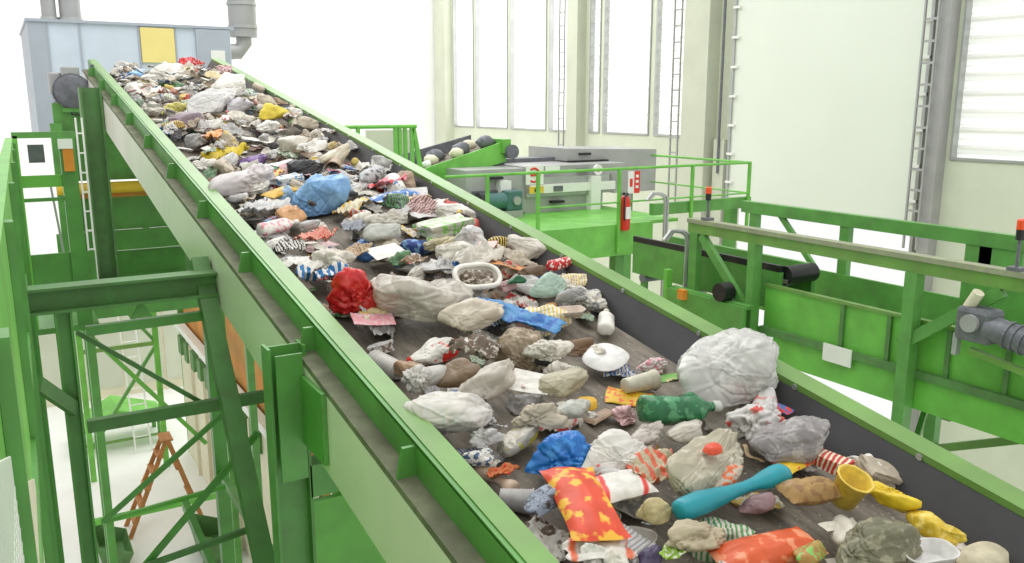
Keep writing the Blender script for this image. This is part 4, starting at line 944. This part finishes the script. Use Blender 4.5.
item('pouch',782,468,808,456,.8,.25,T((240,200,44),(230,90,50),'print',sc=4),'packet','packet','bright yellow and red packet beside the teal bottle')
item('box',816,456,850,470,.5,.4,T((206,60,56),CREAM,'stripe',sc=3),'carton','carton','red and cream carton against the right wall')
item('pouch',786,494,834,488,.62,.5,T((176,140,84),(146,108,66),'print',sc=6),'plastic_bag','bag','brown mottled bag left of the yellow cup')
item('cup',832,492,866,488,1,.95,T((238,206,84)),'plastic_cup','cup','yellow plastic cup near the right wall', tilt=(.25,.1), ks=.8)
item('bag',864,484,916,506,.5,.4,T((238,206,40)),'plastic_sheet','plastic','crumpled yellow plastic piece right of the yellow cup',ks=1.1)
item('bag',908,512,962,540,.45,.4,T((234,200,60),(240,214,110),'print'),'plastic_bag','bag','long yellow bag lying lowest along the right wall')
item('lump',742,504,772,502,.75,.6,T((140,110,112)),'waste_lump','lump','dull purple rounded lump just below the teal bottle')
item('lump',640,510,672,506,.8,.65,T((206,190,140)),'waste_lump','lump','cream rounded lump left of the teal bottle')
item('bag',668,542,726,532,.5,.4,T((190,176,146)),'paper_bag','bag','beige crumpled paper below the teal bottle')
item('pouch',722,560,812,540,.48,.22,T((222,92,40),(236,150,110),'print',sc=5),'packet','packet','orange-red flat packet at the bottom edge of the photo')
item('lump',796,558,828,546,.7,.5,T((186,140,70),LGN,'print'),'food_scrap','scrap','ochre scrap right of the orange-red packet')
item('card',824,528,856,522,.4,.1,T(OFFW),'paper_scrap','paper','small off-white scrap on bare belt below the brown mottled bag')
item('softbag',848,554,918,532,.75,.5,T((122,120,92),(150,146,118),'print',alpha=.9),'plastic_bag','bag','murky olive translucent bag at the bottom right')
item('tray',906,560,950,552,.7,.3,T((230,228,224)),'food_tray','tray','white tray in front of the long yellow bag')
item('plate',964,562,1004,552,.8,.25,T((216,206,176)),'jar_lid','lid','cream round lid in the lower right corner of the belt')
item('bag',640,560,662,550,.8,.5,T((90,80,110)),'plastic_bag','bag','dark violet bag at the bottom edge right of the white sheet')
item('film',662,556,686,546,.7,.3,T((160,200,70),WHT,'print'),'wrapper','wrapper','lime green wrapper at the bottom edge of the photo')
item('bag',706,484,742,470,.6,.45,T((206,190,170),ORA,'print'),'plastic_bag','bag','pale bag with orange marks above the teal bottle')
item('strip',742,446,760,462,.2,.1,T((176,150,110)),'cardboard_strip','cardboard','thin brown cardboard strip left of the smoky grey bag')
# ---- loose small waste between and under them
FILL = [('bag','plastic_bag','bag','crumpled plastic bag',.75,.5), ('bag','plastic_bag','bag','crumpled plastic bag',.6,.4), ('film','plastic_film','plastic film','sheet of crumpled film',.7,.28), ('film','paper_scrap','paper','scrap of torn paper',.6,.22), ('card','paper_sheet','paper','flat piece of card',.6,.08),
        ('pouch','packet','packet','flattened packet',.65,.2), ('bottle','plastic_bottle','bottle','crushed plastic bottle',.42,.36), ('can','drink_can','can','dented can',.6,.55), ('tray','food_tray','tray','plastic food tray',.7,.22), ('cupside','plastic_cup','cup','plastic cup lying on its side',.8,.6), ('box','carton','carton','crushed carton',.6,.35), ('lump','waste_lump','lump','rounded lump',.8,.6)]
WTS = [18, 13, 28, 20, 8, 8, 4, 1.5, 2, 1, 4, 2]
COLS = [('white',WHT,34),('off-white',OFFW,28),('pale grey',LGR,24),('grey',GRY,15),('beige',BEI,16),('brown',(164,138,112),6),('dark grey',DGR,4),('black',BLK,2),('light blue',(160,190,216),3),('blue',(70,120,180),1.5),('red',(196,84,74),2),('yellow',(222,198,110),2.5),('green',(110,150,110),1.5),('pink',(222,182,182),3),('orange',(212,160,110),2)]
def zone(u, v):
    a = 'by left wall' if u < 1.5 else ('by right wall' if u > 2.12 else 'along belt centre')
    b = 'at far belt end' if v > 8.6 else ('in upper heap' if v > 6.0 else ('in middle heap' if v > 3.9 else 'on nearest belt'))
    return b+', '+a
PRINTS = [None, None, None, None, None, None, None, None, (200,60,50), (70,110,170), (226,194,80), (120,100,84), (150,150,150), (90,150,90)]
def filler(n, v0, v1, s0, s1, reject, soft=.9, umin=1.16, umax=2.47, hmax=None):
    done = tries = 0
    while done < n and tries < n*30:
        tries += 1
        v = v0+(v1-v0)*rnd.random(); u = umin+(umax-umin)*rnd.random()
        if reject(u, v): continue
        kind, name, cat, words, w, h = rnd.choices(FILL, WTS)[0]
        cn_, col, _ = rnd.choices(COLS, [c[2] for c in COLS])[0]
        L = s0+(s1-s0)*rnd.random()**1.6
        if kind in ('bottle', 'can', 'cupside', 'tray', 'lump', 'box'): L *= .85
        sd = rnd.randint(1, 3); pr = rnd.choice(PRINTS) if kind in ('film', 'pouch', 'box', 'bag', 'card') else None
        mats = [T(col, pr, 'print' if sd != 2 else 'stripe', rough=.4 if kind != 'can' else .25, sc=5.0) if pr else T(col)]
        if kind in ('bottle', 'can'): mats.append(T(WHT) if sd == 1 else T(BLU) if sd == 2 else T(GRY))
        z = zone(u, v); lb = 'small %s %s %s' % (cn_, words, z)
        put(name, kind, sd, u, v, L, rnd.random()*2*pi, w, h, mats, lb, cat, 'small %s pieces (%s) %s' % (cn_, words, z), tilt=((rnd.random()-.5)*.7, (rnd.random()-.5)*.7), soft=soft, wmax=hmax)
        done += 1
boxes = [(min(a[1], a[3]), max(a[1], a[3]), min(a[2], a[4]), max(a[2], a[4])) for a in I]
BARE = [(592,640,372,412),(606,676,318,362),(690,760,492,536),(760,830,506,540),(640,700,340,372),(836,900,508,530),(430,470,236,262),(470,500,234,250),(560,600,322,345),(340,380,258,310),(320,350,200,250),(560,600,500,545),(380,450,310,345),(340,372,160,175)]
def proj(u, v, w=.03):
    p = to_world(u, v, w); d = np.array([p.x, p.y, p.z-ZC]); z = d @ FW
    return CX+F_PX*(d @ RT)/z, CY-F_PX*(d @ UP)/z
def rej_far(u, v): return False
def rej_near(u, v):
    x, y = proj(u, v)
    for a in BARE:
        if a[0] < x < a[1] and a[2] < y < a[3]: return True
    return False
def rej_mid(u, v):
    if rej_near(u, v): return True
    x, y = proj(u, v)
    return any(a[0]-2 < x < a[1]+2 and a[2]-4 < y < a[3]+4 for a in boxes)
filler(290, 5.8, 11.5, .11, .27, rej_far, hmax=.09)
filler(130, 7.0, 11.5, .11, .25, rej_far, hmax=.13)
filler(130, 3.9, 6.2, .14, .30, rej_near, hmax=.07)
filler(130, 1.2, 4.2, .09, .24, rej_near, hmax=.05)
order = sorted(range(len(I)), key=lambda k: 0)
for n_, k_ in enumerate(order):
    kind, x1, y1, x2, y2, w_, h_, mats, name, cat, label, tilt, ks, lift, wmax = I[k_]
    a = belt_point(x1, y1, .05); b = belt_point(x2, y2, .05)
    L = math.hypot(b[0]-a[0], b[1]-a[1])*ks; yaw = math.atan2(b[1]-a[1], b[0]-a[0])
    # keep the long axis within reason when the line points away from the eye
    Lp = math.hypot(x2-x1, y2-y1)*(a[2]+b[2])/2*850/F_PX
    L = min(L, Lp*1.9)
    if L > Lp: w_, h_ = round(w_*Lp/L, 3), round(h_*Lp/L, 3)
    if h_ > .3: h_ *= .95
    ob_ = put(name, kind, 100+n_, 0, 0, L*1.06, yaw, w_, h_, mats, label, cat, tilt=tilt, soft=.85, pix=((x1+x2)/2, (y1+y2)/2), lift=lift, wmax=wmax)
    if name == 'printed_spot':                    # printed on the khaki bag: moves with it
        bpy.context.view_layer.update(); ob_.parent = prev_; ob_.matrix_parent_inverse = prev_.matrix_world.inverted()
        del ob_['category']; ob_['label'] = 'red printed spot'
    prev_ = ob_
filler(50, 6.0, 11.3, .08, .18, rej_mid, hmax=.17)
filler(80, 1.4, 6.0, .035, .10, rej_mid, hmax=.10)
#TRASHEND
# ------------------------------------------------------------------ light
W = bpy.data.worlds.new('daylight'); bpy.context.scene.world = W; W.use_nodes = True
bg = W.node_tree.nodes['Background']; bg.inputs['Color'].default_value = (1, 1, .99, 1); bg.inputs['Strength'].default_value = 1.0
def area(name, loc, rot, sx, sy, e, col=(1,1,1)):
    d = bpy.data.lights.new(name, 'AREA'); d.shape = 'RECTANGLE'; d.size = sx; d.size_y = sy; d.energy = e; d.color = col
    o = bpy.data.objects.new(name, d); C.objects.link(o); o.location = (loc[0], loc[1], loc[2]+ZC); o.rotation_euler = rot; return o
area('rooflight', (4, 9, 8), (0, 0, 0), 6, 14, 700)
area('rooflight', (8, 22, 8), (0, 0, 0), 10, 8, 1000)
vs = bpy.context.scene.view_settings
vs.view_transform = 'Standard'; vs.look = 'None'; vs.exposure = 0.0; vs.gamma = 1.0; vs.use_curve_mapping = False
